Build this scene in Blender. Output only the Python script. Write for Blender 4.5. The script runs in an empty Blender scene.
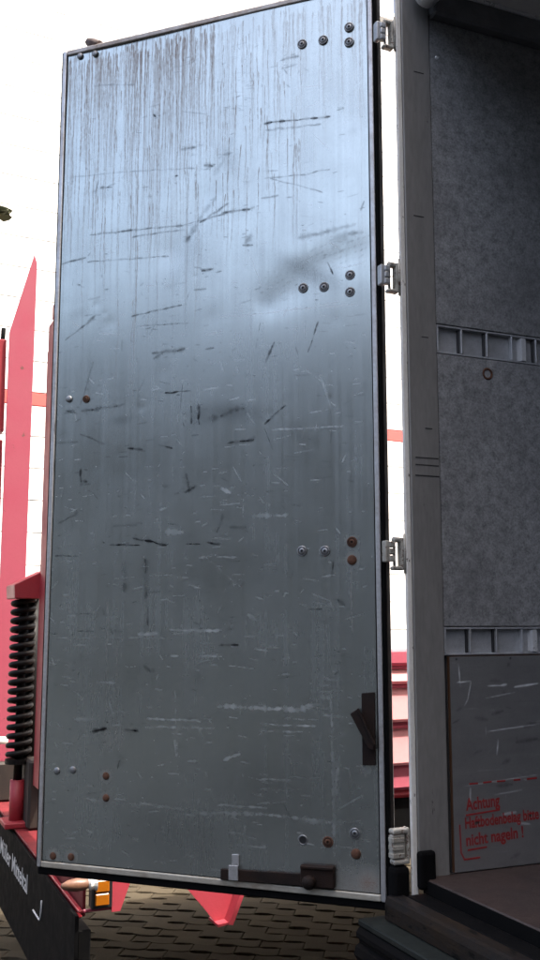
import bpy, bmesh, math, random
import numpy as np
from mathutils import Vector, Matrix

R = math.radians
random.seed(7)
rng = np.random.default_rng(11)
scene = bpy.context.scene
col = scene.collection

# ------------------------------------------------------------------ camera, sky, sun, exposure
CAM_Z = 1.65
PITCH = 0.1431
cam_data = bpy.data.cameras.new('camera')
cam = bpy.data.objects.new('camera', cam_data)
col.objects.link(cam)
cam.location = (0, 0, CAM_Z)
cam.rotation_euler = (math.pi / 2 + PITCH, 0, 0)
cam_data.sensor_fit = 'VERTICAL'
cam_data.sensor_height = 36.0
cam_data.lens = 973.76 / 960 * 36.0
cam_data.clip_start = 0.02
cam_data.clip_end = 2000
scene.camera = cam

SUN_AZ = R(111)           # measured from +Y towards +X: to the right, a little behind the camera
SUN_EL = R(62)
world = bpy.data.worlds.new('World')
scene.world = world
world.use_nodes = True
wn = world.node_tree.nodes
wl = world.node_tree.links
sky = wn.new('ShaderNodeTexSky')
sky.sky_type = 'NISHITA'
sky.sun_disc = False
sky.sun_elevation = SUN_EL
sky.sun_rotation = SUN_AZ
sky.air_density = 1.0
sky.dust_density = 10.0
sky.ozone_density = 0.4
wl.new(sky.outputs[0], wn['Background'].inputs['Color'])
wn['Background'].inputs['Strength'].default_value = 0.15

sun_data = bpy.data.lights.new('sun', 'SUN')
sun_data.energy = 2.0
sun_data.angle = R(0.5)
sun_data.color = (1.0, 0.95, 0.88)
sun = bpy.data.objects.new('sun', sun_data)
col.objects.link(sun)
sdir = Vector((math.sin(SUN_AZ) * math.cos(SUN_EL), math.cos(SUN_AZ) * math.cos(SUN_EL), math.sin(SUN_EL)))
sun.rotation_euler = sdir.to_track_quat('Z', 'Y').to_euler()

scene.view_settings.view_transform = 'Standard'
scene.view_settings.look = 'None'
scene.view_settings.exposure = 2.1
scene.view_settings.gamma = 1.0
scene.view_settings.use_curve_mapping = False

# ------------------------------------------------------------------ materials
def material(name, base, rough=0.6, metal=0.0, spec=0.5):
    m = bpy.data.materials.new(name)
    m.use_nodes = True
    b = m.node_tree.nodes['Principled BSDF']
    b.inputs['Base Color'].default_value = (*base, 1)
    b.inputs['Roughness'].default_value = rough
    b.inputs['Metallic'].default_value = metal
    b.inputs['Specular IOR Level'].default_value = spec
    return m

class NT:
    """small wrapper to wire node materials"""
    def __init__(s, m):
        s.n = m.node_tree.nodes; s.l = m.node_tree.links
        s.b = s.n['Principled BSDF']
    def node(s, t, **kw):
        x = s.n.new(t)
        for k, v in kw.items():
            setattr(x, k, v)
        return x
    def put(s, sock, v):
        if isinstance(v, bpy.types.NodeSocket):
            s.l.new(v, sock)
        else:
            sock.default_value = v
    def coords(s, scale=(1, 1, 1), kind='Object'):
        tc = s.node('ShaderNodeTexCoord')
        mp = s.node('ShaderNodeMapping')
        mp.inputs['Scale'].default_value = scale
        s.l.new(tc.outputs[kind], mp.inputs[0])
        return mp.outputs[0]
    def noise(s, scale, detail=4, rough=0.55, co=None, dist=0.0):
        x = s.node('ShaderNodeTexNoise')
        x.inputs['Scale'].default_value = scale
        x.inputs['Detail'].default_value = detail
        x.inputs['Roughness'].default_value = rough
        x.inputs['Distortion'].default_value = dist
        if co is not None:
            s.l.new(co, x.inputs['Vector'])
        return x.outputs['Fac']
    def ramp(s, fac, lo, hi, a=0.0, b=1.0):
        x = s.node('ShaderNodeMapRange')
        x.inputs['From Min'].default_value = lo
        x.inputs['From Max'].default_value = hi
        x.inputs['To Min'].default_value = a
        x.inputs['To Max'].default_value = b
        s.put(x.inputs['Value'], fac)
        return x.outputs['Result']
    def mix(s, fac, a, b):
        x = s.node('ShaderNodeMix', data_type='RGBA')
        s.put(x.inputs[0], fac)
        s.put(x.inputs[6], a if isinstance(a, bpy.types.NodeSocket) else (*a, 1))
        s.put(x.inputs[7], b if isinstance(b, bpy.types.NodeSocket) else (*b, 1))
        return x.outputs[2]
    def math(s, op, a, b=0.0, clamp=False):
        x = s.node('ShaderNodeMath', operation=op, use_clamp=clamp)
        s.put(x.inputs[0], a); s.put(x.inputs[1], b)
        return x.outputs[0]
    def bump(s, h, strength=0.3, dist=0.002):
        x = s.node('ShaderNodeBump')
        x.inputs['Strength'].default_value = strength
        x.inputs['Distance'].default_value = dist
        s.put(x.inputs['Height'], h)
        s.l.new(x.outputs[0], s.b.inputs['Normal'])

def worn(name, base, dirt, rough=0.5, metal=0.0, scale=12, amount=0.5, stretch=(1, 1, 1), chips=None, chip_cut=0.68, bump=0.15, spec=0.5):
    """painted or metal surface with blotchy dirt, fine speckle and optional chips"""
    m = material(name, base, rough, metal, spec)
    t = NT(m)
    co = t.coords(stretch)
    big = t.ramp(t.noise(scale, 5, 0.62, co), 0.38, 0.72)
    fine = t.ramp(t.noise(scale * 14, 3, 0.6, co), 0.35, 0.75)
    f = t.math('MULTIPLY', t.math('ADD', t.math('MULTIPLY', big, 0.75), t.math('MULTIPLY', fine, 0.35)), amount, True)
    c = t.mix(f, base, dirt)
    if chips:
        ch = t.ramp(t.noise(scale * 3.1, 6, 0.7, co, 0.4), chip_cut, chip_cut + 0.03)
        c = t.mix(ch, c, chips)
    t.l.new(c, t.b.inputs['Base Color'])
    t.l.new(t.ramp(big, 0, 1, max(rough - 0.08, 0.05), min(rough + 0.2, 1)), t.b.inputs['Roughness'])
    t.bump(fine, bump, 0.001)
    return m

M = {}
M['alu_strip'] = worn('aluminium trim', (0.62, 0.63, 0.64), (0.22, 0.19, 0.16), 0.42, 0.7, 9, 0.7)
M['alu_bottom'] = worn('grimy aluminium trim', (0.60, 0.58, 0.50), (0.20, 0.13, 0.07), 0.5, 0.5, 9, 0.85, (0.5, 1, 1))
M['alu_dirty'] = worn('stained aluminium trim', (0.48, 0.45, 0.42), (0.16, 0.10, 0.06), 0.5, 0.5, 14, 0.9)
M['rubber'] = worn('black rubber', (0.0035, 0.0035, 0.004), (0.009, 0.0085, 0.008), 0.8, 0, 20, 0.7, spec=0.06)
M['backing'] = material('dark joint', (0.02, 0.02, 0.02), 0.9)
M['door_out'] = worn('door outer skin', (0.6, 0.6, 0.58), (0.35, 0.33, 0.3), 0.5, 0, 5, 0.5)
M['bolt'] = worn('zinc bolt', (0.30, 0.31, 0.32), (0.10, 0.09, 0.08), 0.5, 0.8, 60, 0.8)
M['bolt_core'] = material('bolt recess', (0.03, 0.03, 0.032), 0.7, 0.3)
M['rust'] = worn('rusty iron', (0.13, 0.055, 0.028), (0.035, 0.018, 0.012), 0.85, 0.1, 70, 0.9, bump=0.5)
M['black_iron'] = worn('black iron', (0.012, 0.009, 0.008), (0.030, 0.015, 0.010), 0.65, 0.1, 25, 0.9, bump=0.5, spec=0.2)
M['pillar'] = worn('grey pillar paint', (0.265, 0.255, 0.24), (0.13, 0.124, 0.115), 0.5, 0.2, 9, 0.75, (1, 1, 0.22), (0.07, 0.062, 0.055), 0.66)
M['white_chip'] = worn('chipped white paint', (0.82, 0.80, 0.74), (0.42, 0.38, 0.32), 0.5, 0, 16, 0.6, (1, 1, 0.5), (0.10, 0.07, 0.05), 0.62, 0.3)
M['hinge'] = worn('dirty white hinge', (0.48, 0.46, 0.40), (0.13, 0.11, 0.08), 0.5, 0.15, 30, 0.8, (1, 1, 1), (0.10, 0.05, 0.03), 0.58, 0.4)
def ply_mat():
    m = material('grey mesh plywood', (0.2, 0.2, 0.2), 0.6)
    t = NT(m)
    co = t.coords((1, 1, 1))
    sp = t.noise(190, 3, 0.75, co); cl = t.noise(5, 5, 0.6, co); md = t.noise(38, 4, 0.6, co)
    f = t.math('ADD', t.math('MULTIPLY', t.ramp(sp, 0.32, 0.68), 0.55), t.math('MULTIPLY', t.ramp(md, 0.3, 0.7), 0.45))
    c = t.mix(f, (0.085, 0.087, 0.088), (0.40, 0.402, 0.40))
    c = t.mix(t.math('MULTIPLY', t.ramp(cl, 0.4, 0.75), 0.5), c, (0.10, 0.10, 0.102))
    mk = t.ramp(t.noise(1.0, 4, 0.7, t.coords((30, 30, 260))), 0.70, 0.74)
    c = t.mix(t.math('MULTIPLY', mk, 0.6), c, (0.05, 0.05, 0.05))
    t.l.new(c, t.b.inputs['Base Color'])
    t.bump(sp, 0.5, 0.001)
    return m
M['ply'] = ply_mat()
M['rail'] = worn('galvanised rail', (0.52, 0.535, 0.55), (0.25, 0.255, 0.26), 0.42, 0.4, 22, 0.8)
M['rail_light'] = worn('bright rail edge', (0.55, 0.56, 0.57), (0.2, 0.18, 0.15), 0.4, 0.6, 30, 0.7)
M['top_rail'] = worn('dark wall top rail', (0.20, 0.205, 0.21), (0.05, 0.05, 0.05), 0.5, 0.3, 10, 0.5)
M['ceiling'] = worn('pale ceiling skin', (0.85, 0.82, 0.78), (0.72, 0.68, 0.64), 0.55, 0, 4, 0.6)
M['silver'] = worn('silver tube', (0.85, 0.86, 0.86), (0.5, 0.5, 0.5), 0.3, 0.4, 12, 0.5)
M['floor'] = worn('brown truck floor', (0.055, 0.036, 0.030), (0.018, 0.012, 0.010), 0.55, 0, 9, 0.85, (1, 1, 1), (0.11, 0.08, 0.06), 0.70, 0.4)
M['sill'] = worn('worn sill', (0.013, 0.013, 0.014), (0.034, 0.020, 0.010), 0.6, 0.1, 8, 0.95, (1, 0.35, 1), (0.004, 0.004, 0.004), 0.58, 0.5, spec=0.12)
M['step'] = worn('grey step', (0.018, 0.022, 0.020), (0.009, 0.011, 0.010), 0.6, 0.0, 10, 0.7, spec=0.15)
M['truck_white'] = worn('white truck skin', (0.74, 0.74, 0.72), (0.5, 0.48, 0.44), 0.45, 0, 2, 0.4)
M['red'] = worn('trailer red paint', (0.30, 0.016, 0.026), (0.18, 0.014, 0.020), 0.45, 0, 5, 0.6, (1, 1, 1), (0.07, 0.035, 0.025), 0.74)
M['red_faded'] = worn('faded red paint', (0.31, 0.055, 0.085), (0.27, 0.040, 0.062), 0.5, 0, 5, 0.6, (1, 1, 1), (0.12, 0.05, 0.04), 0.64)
M['red_shaded'] = worn('shaded dark red paint', (0.15, 0.016, 0.02), (0.07, 0.012, 0.013), 0.6, 0, 9, 0.8, (1, 1, 1), (0.03, 0.02, 0.015), 0.66, spec=0.2)  # shade on the deck edge put into a darker red
M['red_gusset'] = worn('bright red gusset paint', (0.44, 0.052, 0.072), (0.34, 0.04, 0.055), 0.5, 0, 9, 0.7, (1, 1, 1), (0.08, 0.03, 0.025), 0.66)
M['red_pale'] = worn('pale red paint', (0.60, 0.26, 0.26), (0.52, 0.17, 0.18), 0.4, 0, 6, 0.5, (1, 1, 1), (0.2, 0.08, 0.06), 0.76)  # paler than the trailer red, for the wide slats
M['deck'] = worn('trailer deck wood', (0.10, 0.07, 0.05), (0.04, 0.03, 0.024), 0.8, 0, 6, 0.8, (0.3, 4, 1))
M['spring'] = worn('black spring steel', (0.004, 0.004, 0.004), (0.010, 0.008, 0.007), 0.5, 0.0, 30, 0.7, spec=0.15)
M['lettering'] = worn('white lettering', (0.55, 0.55, 0.55), (0.25, 0.25, 0.24), 0.6, 0, 20, 0.7)
M['amber'] = material('amber lens', (0.36, 0.11, 0.006), 0.25)
M['lens_white'] = material('white lens', (0.8, 0.78, 0.72), 0.25)
M['lens_brown'] = worn('dirty marker lens', (0.20, 0.10, 0.06), (0.07, 0.035, 0.02), 0.4, 0, 40, 0.8)
M['stop_rubber'] = worn('brown rubber', (0.10, 0.075, 0.072), (0.05, 0.035, 0.032), 0.8, 0, 50, 0.8)
M['black'] = material('black plastic', (0.012, 0.012, 0.013), 0.5)
M['hall'] = worn('white cladding', (0.80, 0.80, 0.79), (0.72, 0.72, 0.70), 0.5, 0, 1.2, 0.4, bump=0.02)
M['hall_joint'] = material('cladding joint', (0.28, 0.28, 0.28), 0.8)
M['stripe'] = material('red stripe paint', (0.68, 0.085, 0.075), 0.5)
M['blocker'] = worn('added dark block', (0.050, 0.058, 0.066), (0.033, 0.038, 0.043), 0.8, 0, 1.0, 0.6)  # for the two added blocks that shape the light
M['blocker_roof'] = worn('added dark block top', (0.07, 0.05, 0.045), (0.04, 0.035, 0.03), 0.8, 0, 2.0, 0.6)
M['bark'] = worn('bark', (0.09, 0.07, 0.05), (0.04, 0.03, 0.024), 0.9, 0, 18, 0.9, (1, 1, 0.3), bump=0.8)
M['leaf'] = worn('leaf green', (0.105, 0.11, 0.055), (0.06, 0.07, 0.035), 0.55, 0, 9, 0.8)
M['tyre'] = worn('tyre rubber', (0.02, 0.02, 0.02), (0.05, 0.045, 0.04), 0.85, 0, 14, 0.7)
M['steel'] = worn('chassis steel', (0.022, 0.018, 0.016), (0.045, 0.028, 0.018), 0.7, 0.3, 8, 0.7)

# pavers: each stone takes its own tone
def paver_mat():
    m = material('grey brown paver', (0.1, 0.09, 0.07), 0.95, 0, 0.04)
    t = NT(m)
    oi = t.node('ShaderNodeObjectInfo')
    at = t.node('ShaderNodeAttribute', attribute_name='tone')
    tone = t.math('ADD', oi.outputs['Random'], at.outputs['Fac'])
    tone = t.math('FRACT', tone)
    co = t.coords((1, 1, 1), 'Object')
    g = t.ramp(t.noise(90, 4, 0.7, co), 0.3, 0.7)
    c = t.mix(tone, (0.048, 0.039, 0.026), (0.068, 0.056, 0.038))
    c = t.mix(t.math('MULTIPLY', g, 0.45), c, (0.03, 0.027, 0.02))
    t.l.new(c, t.b.inputs['Base Color'])
    t.bump(g, 0.5, 0.002)
    return m
M['paver'] = paver_mat()
M['sand'] = worn('joint sand', (0.035, 0.032, 0.024), (0.02, 0.019, 0.015), 0.95, 0, 30, 0.8)

def ground_mat():
    m = material('yard paving', (0.1, 0.09, 0.07), 0.9)
    t = NT(m)
    co = t.coords((1, 1, 1), 'Object')
    b = t.node('ShaderNodeTexBrick')
    b.inputs['Scale'].default_value = 1.0
    b.inputs['Brick Width'].default_value = 0.22
    b.inputs['Row Height'].default_value = 0.11
    b.inputs['Mortar Size'].default_value = 0.005
    b.inputs['Color1'].default_value = (0.10, 0.09, 0.07, 1)
    b.inputs['Color2'].default_value = (0.13, 0.115, 0.09, 1)
    b.inputs['Mortar'].default_value = (0.03, 0.028, 0.022, 1)
    t.l.new(co, b.inputs['Vector'])
    n = t.ramp(t.noise(0.8, 5, 0.6, co), 0.3, 0.7)
    c = t.mix(t.math('MULTIPLY', n, 0.4), b.outputs['Color'], (0.06, 0.055, 0.045))
    t.l.new(c, t.b.inputs['Base Color'])
    return m
M['ground'] = ground_mat()
M['added_ground'] = worn('added dark ground', (0.024, 0.028, 0.032), (0.015, 0.017, 0.019), 0.9, 0, 3, 0.8, bump=0.6, spec=0.1)

# ------------------------------------------------------------------ mesh helpers
def link(name, mesh, mat, parent=None, loc=None):
    o = bpy.data.objects.new(name, mesh)
    col.objects.link(o)
    if mat is not None:
        for k in (mat if isinstance(mat, (list, tuple)) else [mat]):
            mesh.materials.append(k)
    if parent is not None:
        o.parent = parent
    if loc is not None:
        o.location = loc
    return o

def tag(o, label=None, cat=None, group=None, kind=None):
    if label: o['label'] = label
    if cat: o['category'] = cat
    if group: o['group'] = group
    if kind: o['kind'] = kind
    return o

def empty(name, loc, rz=0.0):
    o = bpy.data.objects.new(name, None)
    col.objects.link(o)
    o.location = loc
    o.rotation_euler = (0, 0, rz)
    o.empty_display_size = 0.1
    return o

class MB:
    def __init__(s):
        s.bm = bmesh.new()
    def _add(s, other, mi=0, smooth=False):
        mp = {}
        for v in other.verts:
            mp[v] = s.bm.verts.new(v.co)
        for f in other.faces:
            try:
                nf = s.bm.faces.new([mp[v] for v in f.verts])
                nf.material_index = mi
                nf.smooth = smooth or f.smooth
            except ValueError:
                pass
        other.free()
        return s
    def box(s, x0, x1, y0, y1, z0, z1, bev=0.0, mi=0, mat4=None, seg=1):
        b = bmesh.new()
        bmesh.ops.create_cube(b, size=1)
        for v in b.verts:
            v.co = Vector(((x0 + x1) / 2 + v.co.x * (x1 - x0), (y0 + y1) / 2 + v.co.y * (y1 - y0), (z0 + z1) / 2 + v.co.z * (z1 - z0)))
        if bev > 0:
            bmesh.ops.bevel(b, geom=list(b.edges), offset=bev, segments=seg, affect='EDGES', profile=0.5)
        if mat4 is not None:
            bmesh.ops.transform(b, matrix=mat4, verts=b.verts)
        return s._add(b, mi)
    def prism(s, pts, axis, a0, a1, bev=0.0, mi=0):
        """polygon pts in the plane across axis ('x': (y,z), 'y': (x,z), 'z': (x,y)), extruded from a0 to a1"""
        def P(p, a):
            return {'x': (a, p[0], p[1]), 'y': (p[0], a, p[1]), 'z': (p[0], p[1], a)}[axis]
        b = bmesh.new()
        lo = [b.verts.new(P(p, a0)) for p in pts]
        hi = [b.verts.new(P(p, a1)) for p in pts]
        n = len(pts)
        b.faces.new(lo); b.faces.new(list(reversed(hi)))
        for i in range(n):
            b.faces.new([lo[i], hi[i], hi[(i + 1) % n], lo[(i + 1) % n]])
        bmesh.ops.recalc_face_normals(b, faces=b.faces)
        if bev > 0:
            bmesh.ops.bevel(b, geom=list(b.edges), offset=bev, segments=1, affect='EDGES')
        return s._add(b, mi)
    def tube(s, path, rad, n=10, mi=0, cap=True):
        """round tube along a list of points; rad is a number or one per point"""
        pts = [Vector(p) for p in path]
        rads = rad if isinstance(rad, (list, tuple)) else [rad] * len(pts)
        b = bmesh.new()
        rings = []
        up = Vector((0, 0, 1))
        prev = None
        for i, p in enumerate(pts):
            d = (pts[min(i + 1, len(pts) - 1)] - pts[max(i - 1, 0)]).normalized()
            if prev is None:
                a = d.cross(up)
                if a.length < 1e-3: a = d.cross(Vector((1, 0, 0)))
            else:
                a = prev - d * prev.dot(d)
            a.normalize(); prev = a
            c = d.cross(a)
            rings.append([b.verts.new(p + (a * math.cos(2 * math.pi * k / n) + c * math.sin(2 * math.pi * k / n)) * rads[i]) for k in range(n)])
        for i in range(len(rings) - 1):
            for k in range(n):
                f = b.faces.new([rings[i][k], rings[i][(k + 1) % n], rings[i + 1][(k + 1) % n], rings[i + 1][k]])
                f.smooth = True
        if cap:
            b.faces.new(list(reversed(rings[0]))); b.faces.new(rings[-1])
        return s._add(b, mi)
    def lathe(s, prof, n, mat4, mi=0, smooth=False):
        """prof: (radius, height) pairs, turned about local z then moved by mat4"""
        b = bmesh.new()
        rings = []
        for r, h in prof:
            if r < 1e-6:
                rings.append([b.verts.new((0, 0, h))])
            else:
                rings.append([b.verts.new((r * math.cos(2 * math.pi * k / n), r * math.sin(2 * math.pi * k / n), h)) for k in range(n)])
        for i in range(len(rings) - 1):
            A, B = rings[i], rings[i + 1]
            for k in range(n):
                if len(A) == 1 and len(B) == 1: continue
                if len(A) == 1: f = b.faces.new([A[0], B[k], B[(k + 1) % n]])
                elif len(B) == 1: f = b.faces.new([A[k], A[(k + 1) % n], B[0]])
                else: f = b.faces.new([A[k], A[(k + 1) % n], B[(k + 1) % n], B[k]])
                f.smooth = smooth
        bmesh.ops.recalc_face_normals(b, faces=b.faces)
        bmesh.ops.transform(b, matrix=mat4, verts=b.verts)
        return s._add(b, mi, smooth)
    def mesh(s, name):
        me = bpy.data.meshes.new(name)
        s.bm.to_mesh(me); s.bm.free()
        return me
    def build(s, name, mat, parent=None, loc=None):
        return link(name, s.mesh(name), mat, parent, loc)

def text_mesh(name, body, size, mat, parent, matrix, bold=0.0, xscale=1.0, align='LEFT', thick=0.0):
    c = bpy.data.curves.new(name, 'FONT')
    c.body = body; c.size = size; c.offset = bold; c.align_x = align; c.extrude = thick
    c.resolution_u = 3
    t = bpy.data.objects.new(name, c)
    col.objects.link(t)
    dg = bpy.context.evaluated_depsgraph_get()
    me = bpy.data.meshes.new_from_object(t.evaluated_get(dg))
    bpy.data.objects.remove(t); bpy.data.curves.remove(c)
    me.materials.clear()
    me.transform(matrix @ Matrix.Diagonal((xscale, 1, 1, 1)))
    return link(name, me, mat, parent)

# ------------------------------------------------------------------ frames of the place
YD, YW = 0.3583, 0.4027                         # headings of the open door and of the truck
HINGE = Vector((0.2722, 2.3921)); DOOR_Z = CAM_Z - 0.6521
TRUCK = Vector((0.4218, 2.4069)); ZF = CAM_Z - 0.5919   # rear left inner corner of the box, floor height
AA = Vector((math.cos(YW), math.sin(YW))); NN = Vector((-math.sin(YW), math.cos(YW)))
TRAILER = Vector((-0.584, 3.186))

# ------------------------------------------------------------------ ground
g = MB(); g.bm.verts.ensure_lookup_table()
v = [g.bm.verts.new(p) for p in ((-300, -300, -0.012), (300, -300, -0.012), (300, 300, -0.012), (-300, 300, -0.012))]
g.bm.faces.new(v)
ground = g.build('ground', M['ground'])
tag(ground, 'grey brown interlocking paving of the yard', None, kind='structure')

# zigzag interlocking stones, laid in half bond
PL, PW = 0.225, 0.1125
def paver_outline(gap=0.0016):
    zz = [(0, 0), (0.028, 0.013), (0.084, 0.013), (0.1125 + 0.028, -0.013), (0.1125 + 0.084, -0.013), (PL, 0)]
    bot = [(x, y) for x, y in zz]
    top = [(x, y + PW) for x, y in reversed(zz)]
    pts = bot + top
    cx, cy = PL / 2, PW / 2
    return [((x - cx) * (1 - 2 * gap / PL), (y - cy) * (1 - 2 * gap / PW)) for x, y in pts]
OUT = paver_outline()
def paver_geo(b, cx, cy, rz, dz, tx, ty):
    ca, sa = math.cos(rz), math.sin(rz)
    lo, hi = [], []
    rings = []
    for k, z in ((1.0, -0.03), (1.0, -0.003), (0.972, 0.0)):
        rings.append([b.verts.new((cx + (x * k * ca - y * (k if k == 1 else 0.955) * sa), cy + (x * k * sa + y * (k if k == 1 else 0.955) * ca), z + dz + tx * x + ty * y)) for x, y in OUT])
    n = len(OUT)
    fs = []
    for i in range(2):
        for k in range(n):
            fs.append(b.faces.new([rings[i][k], rings[i][(k + 1) % n], rings[i + 1][(k + 1) % n], rings[i + 1][k]]))
    fs.append(b.faces.new(rings[2]))
    return fs
PAV_ROT = R(-8)
pav_meshes = []
for k in range(5):
    b = bmesh.new()
    paver_geo(b, 0, 0, 0, 0, random.uniform(-0.02, 0.02), random.uniform(-0.03, 0.03))
    me = bpy.data.meshes.new('paver'); b.to_mesh(me); b.free()
    me.materials.append(M['paver'])
    pav_meshes.append(me)
cells = []
ca, sa = math.cos(PAV_ROT), math.sin(PAV_ROT)
for j in range(-70, 80):
    for i in range(-36, 36):
        lx = (i + 0.5 * (j % 2)) * PL; ly = j * PW + 3.0
        x = lx * ca - ly * sa; y = lx * sa + ly * ca
        if -4.5 < x < 5.5 and 3.55 < y < 10:
            cells.append((x, y))
def seen(c):
    x, y = c
    if y < 4.2: return 9
    px = 270 + x / y * 973.76
    if px > 405 or px < 110: return 5 + abs(px - 250) / 300
    return y / 10
cells.sort(key=seen)
near, rest = cells[:300], cells[300:]
for (x, y) in near:
    o = bpy.data.objects.new('paver', random.choice(pav_meshes))
    col.objects.link(o)
    o.parent = ground
    o.location = (x, y, random.uniform(-0.002, 0.003))
    o.rotation_euler = (0, 0, PAV_ROT + random.uniform(-0.012, 0.012))
b = bmesh.new()
tl = b.faces.layers.float.new('tone')
for (x, y) in rest:
    tv = random.random()
    for f in paver_geo(b, x, y, PAV_ROT + random.uniform(-0.012, 0.012), random.uniform(-0.002, 0.003), random.uniform(-0.02, 0.02), random.uniform(-0.03, 0.03)):
        f[tl] = tv
me = bpy.data.meshes.new('paving_stones'); b.to_mesh(me); b.free()
ps = link('paving_stones', me, M['paver'], ground)
ps['kind'] = 'stuff'

added_sheet = MB()  # sheet added to darken the ground that the door mirrors
added_sheet.bm.faces.new([added_sheet.bm.verts.new(p) for p in ((-80, -80, 0.004), (80, -80, 0.004), (80, 3.75, 0.004), (-80, 3.75, 0.004))])
added_ground = added_sheet.build('added_ground', M['added_ground'])
tag(added_ground, 'added dark ground sheet mirrored in the open door', None, kind='structure')

# ------------------------------------------------------------------ white hall behind the yard
HALL_YAW = math.atan2(2.25, 4.44)
hall = empty('white_hall', (-2.72 - 6 * math.cos(HALL_YAW), 11.35 - 6 * math.sin(HALL_YAW), 0), HALL_YAW)
tag(hall, 'white clad hall with a thin red stripe behind the red trailer', 'building')
HL, HH, HD = 24.0, 10.6, 14.0
MB().box(0.02, HL - 0.02, 0.05, HD, 0, HH - 0.02).build('wall', M['hall_joint'], hall)
STRIPE0, STRIPE1 = 4.17, 4.33
zs = [0.02, 0.4]
z = 0.4
rows = []
z = 0.0
while z < HH - 0.1:
    z1 = z + 0.38
    if z < STRIPE0 < z1: z1 = STRIPE0
    if abs(z - STRIPE0) < 1e-6: z1 = STRIPE1
    rows.append((z, min(z1, HH)))
    z = z1
for (z0, z1) in rows:
    red = abs(z0 - STRIPE0) < 1e-6
    o = MB().box(0, HL, 0, 0.048, z0 + 0.006, z1 - 0.006, 0.003).build('cladding_panel', M['stripe'] if red else M['hall'], hall)
    if red: o['label'] = 'thin red stripe panel'
MB().box(-0.15, HL + 0.15, -0.1, HD + 0.1, HH, HH + 0.15, 0.02).build('roof', M['hall'], hall)

# unseen dark block, added to keep low sky out of the door's reflection
blocker = empty('reflection_blocker', (-17.0, -5.0, 0), R(-28))
tag(blocker, 'added unseen dark block that darkens the reflection in the open door', 'building')
SHH = 6.9
MB().box(0, 34, -9, -0.06, 0, SHH).build('wall', M['blocker'], blocker)  # body of the added block
for k in range(68):
    MB().box(k * 0.5 + 0.006, k * 0.5 + 0.494, -0.058, random.uniform(-0.01, 0.0), 0, SHH, 0.004).build('blocker_board', M['blocker'], blocker)
MB().box(-0.3, 34.3, -9.3, 0.25, SHH, SHH + 0.18, 0.02).build('roof', M['blocker_roof'], blocker)  # top of the added block

# unseen tall block, added to cast shade on the yard before the door
tall_blocker = empty('shade_blocker', (3.3, -24.0, 0), 0)
tag(tall_blocker, 'added unseen tall block, shading the yard', 'building')
TH = 19.0
MB().box(0.06, 14, 0, 23.2, 0, TH).build('wall', M['blocker'], tall_blocker)  # body of the added block
for k in range(29):
    MB().box(0.0, 0.058, k * 0.8 + 0.006, k * 0.8 + 0.794, 0, TH, 0.006).build('cladding_panel', M['blocker'], tall_blocker)  # face of the added block
MB().box(-0.2, 14.2, -0.2, 23.4, TH, TH + 0.2, 0.02).build('roof', M['blocker_roof'], tall_blocker)  # top of the added block

# ------------------------------------------------------------------ red low trailer alongside the truck
TZ = CAM_Z - 0.9          # height of the deck edge
trailer = empty('low_trailer', (TRAILER.x, TRAILER.y, 0), YW)
tag(trailer, 'red low loader trailer with raised ramps behind the open metal door', 'trailer')
# frame: flanged edge beams
MB().box(0, 0.028, 0.12, 2.5, TZ - 0.05, TZ - 0.002, 0.004).build('rear_beam', M['red'], trailer)
MB().box(-0.012, 0.03, 0.0, 2.4, TZ - 0.40, TZ - 0.051, 0.004).build('mudguard', M['rubber'], trailer)
MB().box(-0.012, 0.11, 0.55, 2.504, TZ + 0.001, TZ + 0.010, 0.003).build('edge_flange', M['red_shaded'], trailer)
MB().box(-0.012, 0.002, -0.006, 0.549, TZ + 0.001, TZ + 0.009, 0.002).build('edge_flange', M['red'], trailer)
MB().box(0.0025, 0.092, -0.006, 0.004, TZ + 0.001, TZ + 0.010, 0.002).build('edge_flange', M['red_faded'], trailer)
MB().box(0.008, 0.018, 0.03, 0.549, TZ - 0.02, TZ + 0.16, 0.002).build('tail_board', M['red_shaded'], trailer)
MB().box(0.06, 6.0, 2.40, 2.5, TZ - 0.16, TZ - 0.002, 0.006).build('side_beam', M['red'], trailer)
MB().box(0.601, 6.0, 0.032, 0.1, TZ + 0.09, TZ + 0.17, 0.006).build('side_beam', M['red'], trailer)
for k in range(14):
    MB().box(0.11, 6.0, 0.502 + k * 0.135, 0.502 + k * 0.135 + 0.130, TZ - 0.045, TZ - random.uniform(0.002, 0.008), 0.003).build('deck_board', M['deck'], trailer)
# rubber apron with the maker's name across the rear
ap = MB()
n = 40
pts = [(-0.02, TZ - 0.002), (2.5, TZ - 0.002), (2.5, TZ - 0.20)]
for k in range(n + 1):
    y = 2.5 - 2.52 * k / n
    zb = TZ - 0.20 + 0.012 * math.sin(y * 9)
    if y < 0.62: zb -= 0.30 * min((0.62 - y) / 0.25, 1.0) ** 1.5
    pts.append((y, zb))
ap.prism(pts, 'x', -0.026, -0.014)
apron = ap.build('rubber_apron', M['rubber'], trailer)
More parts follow.
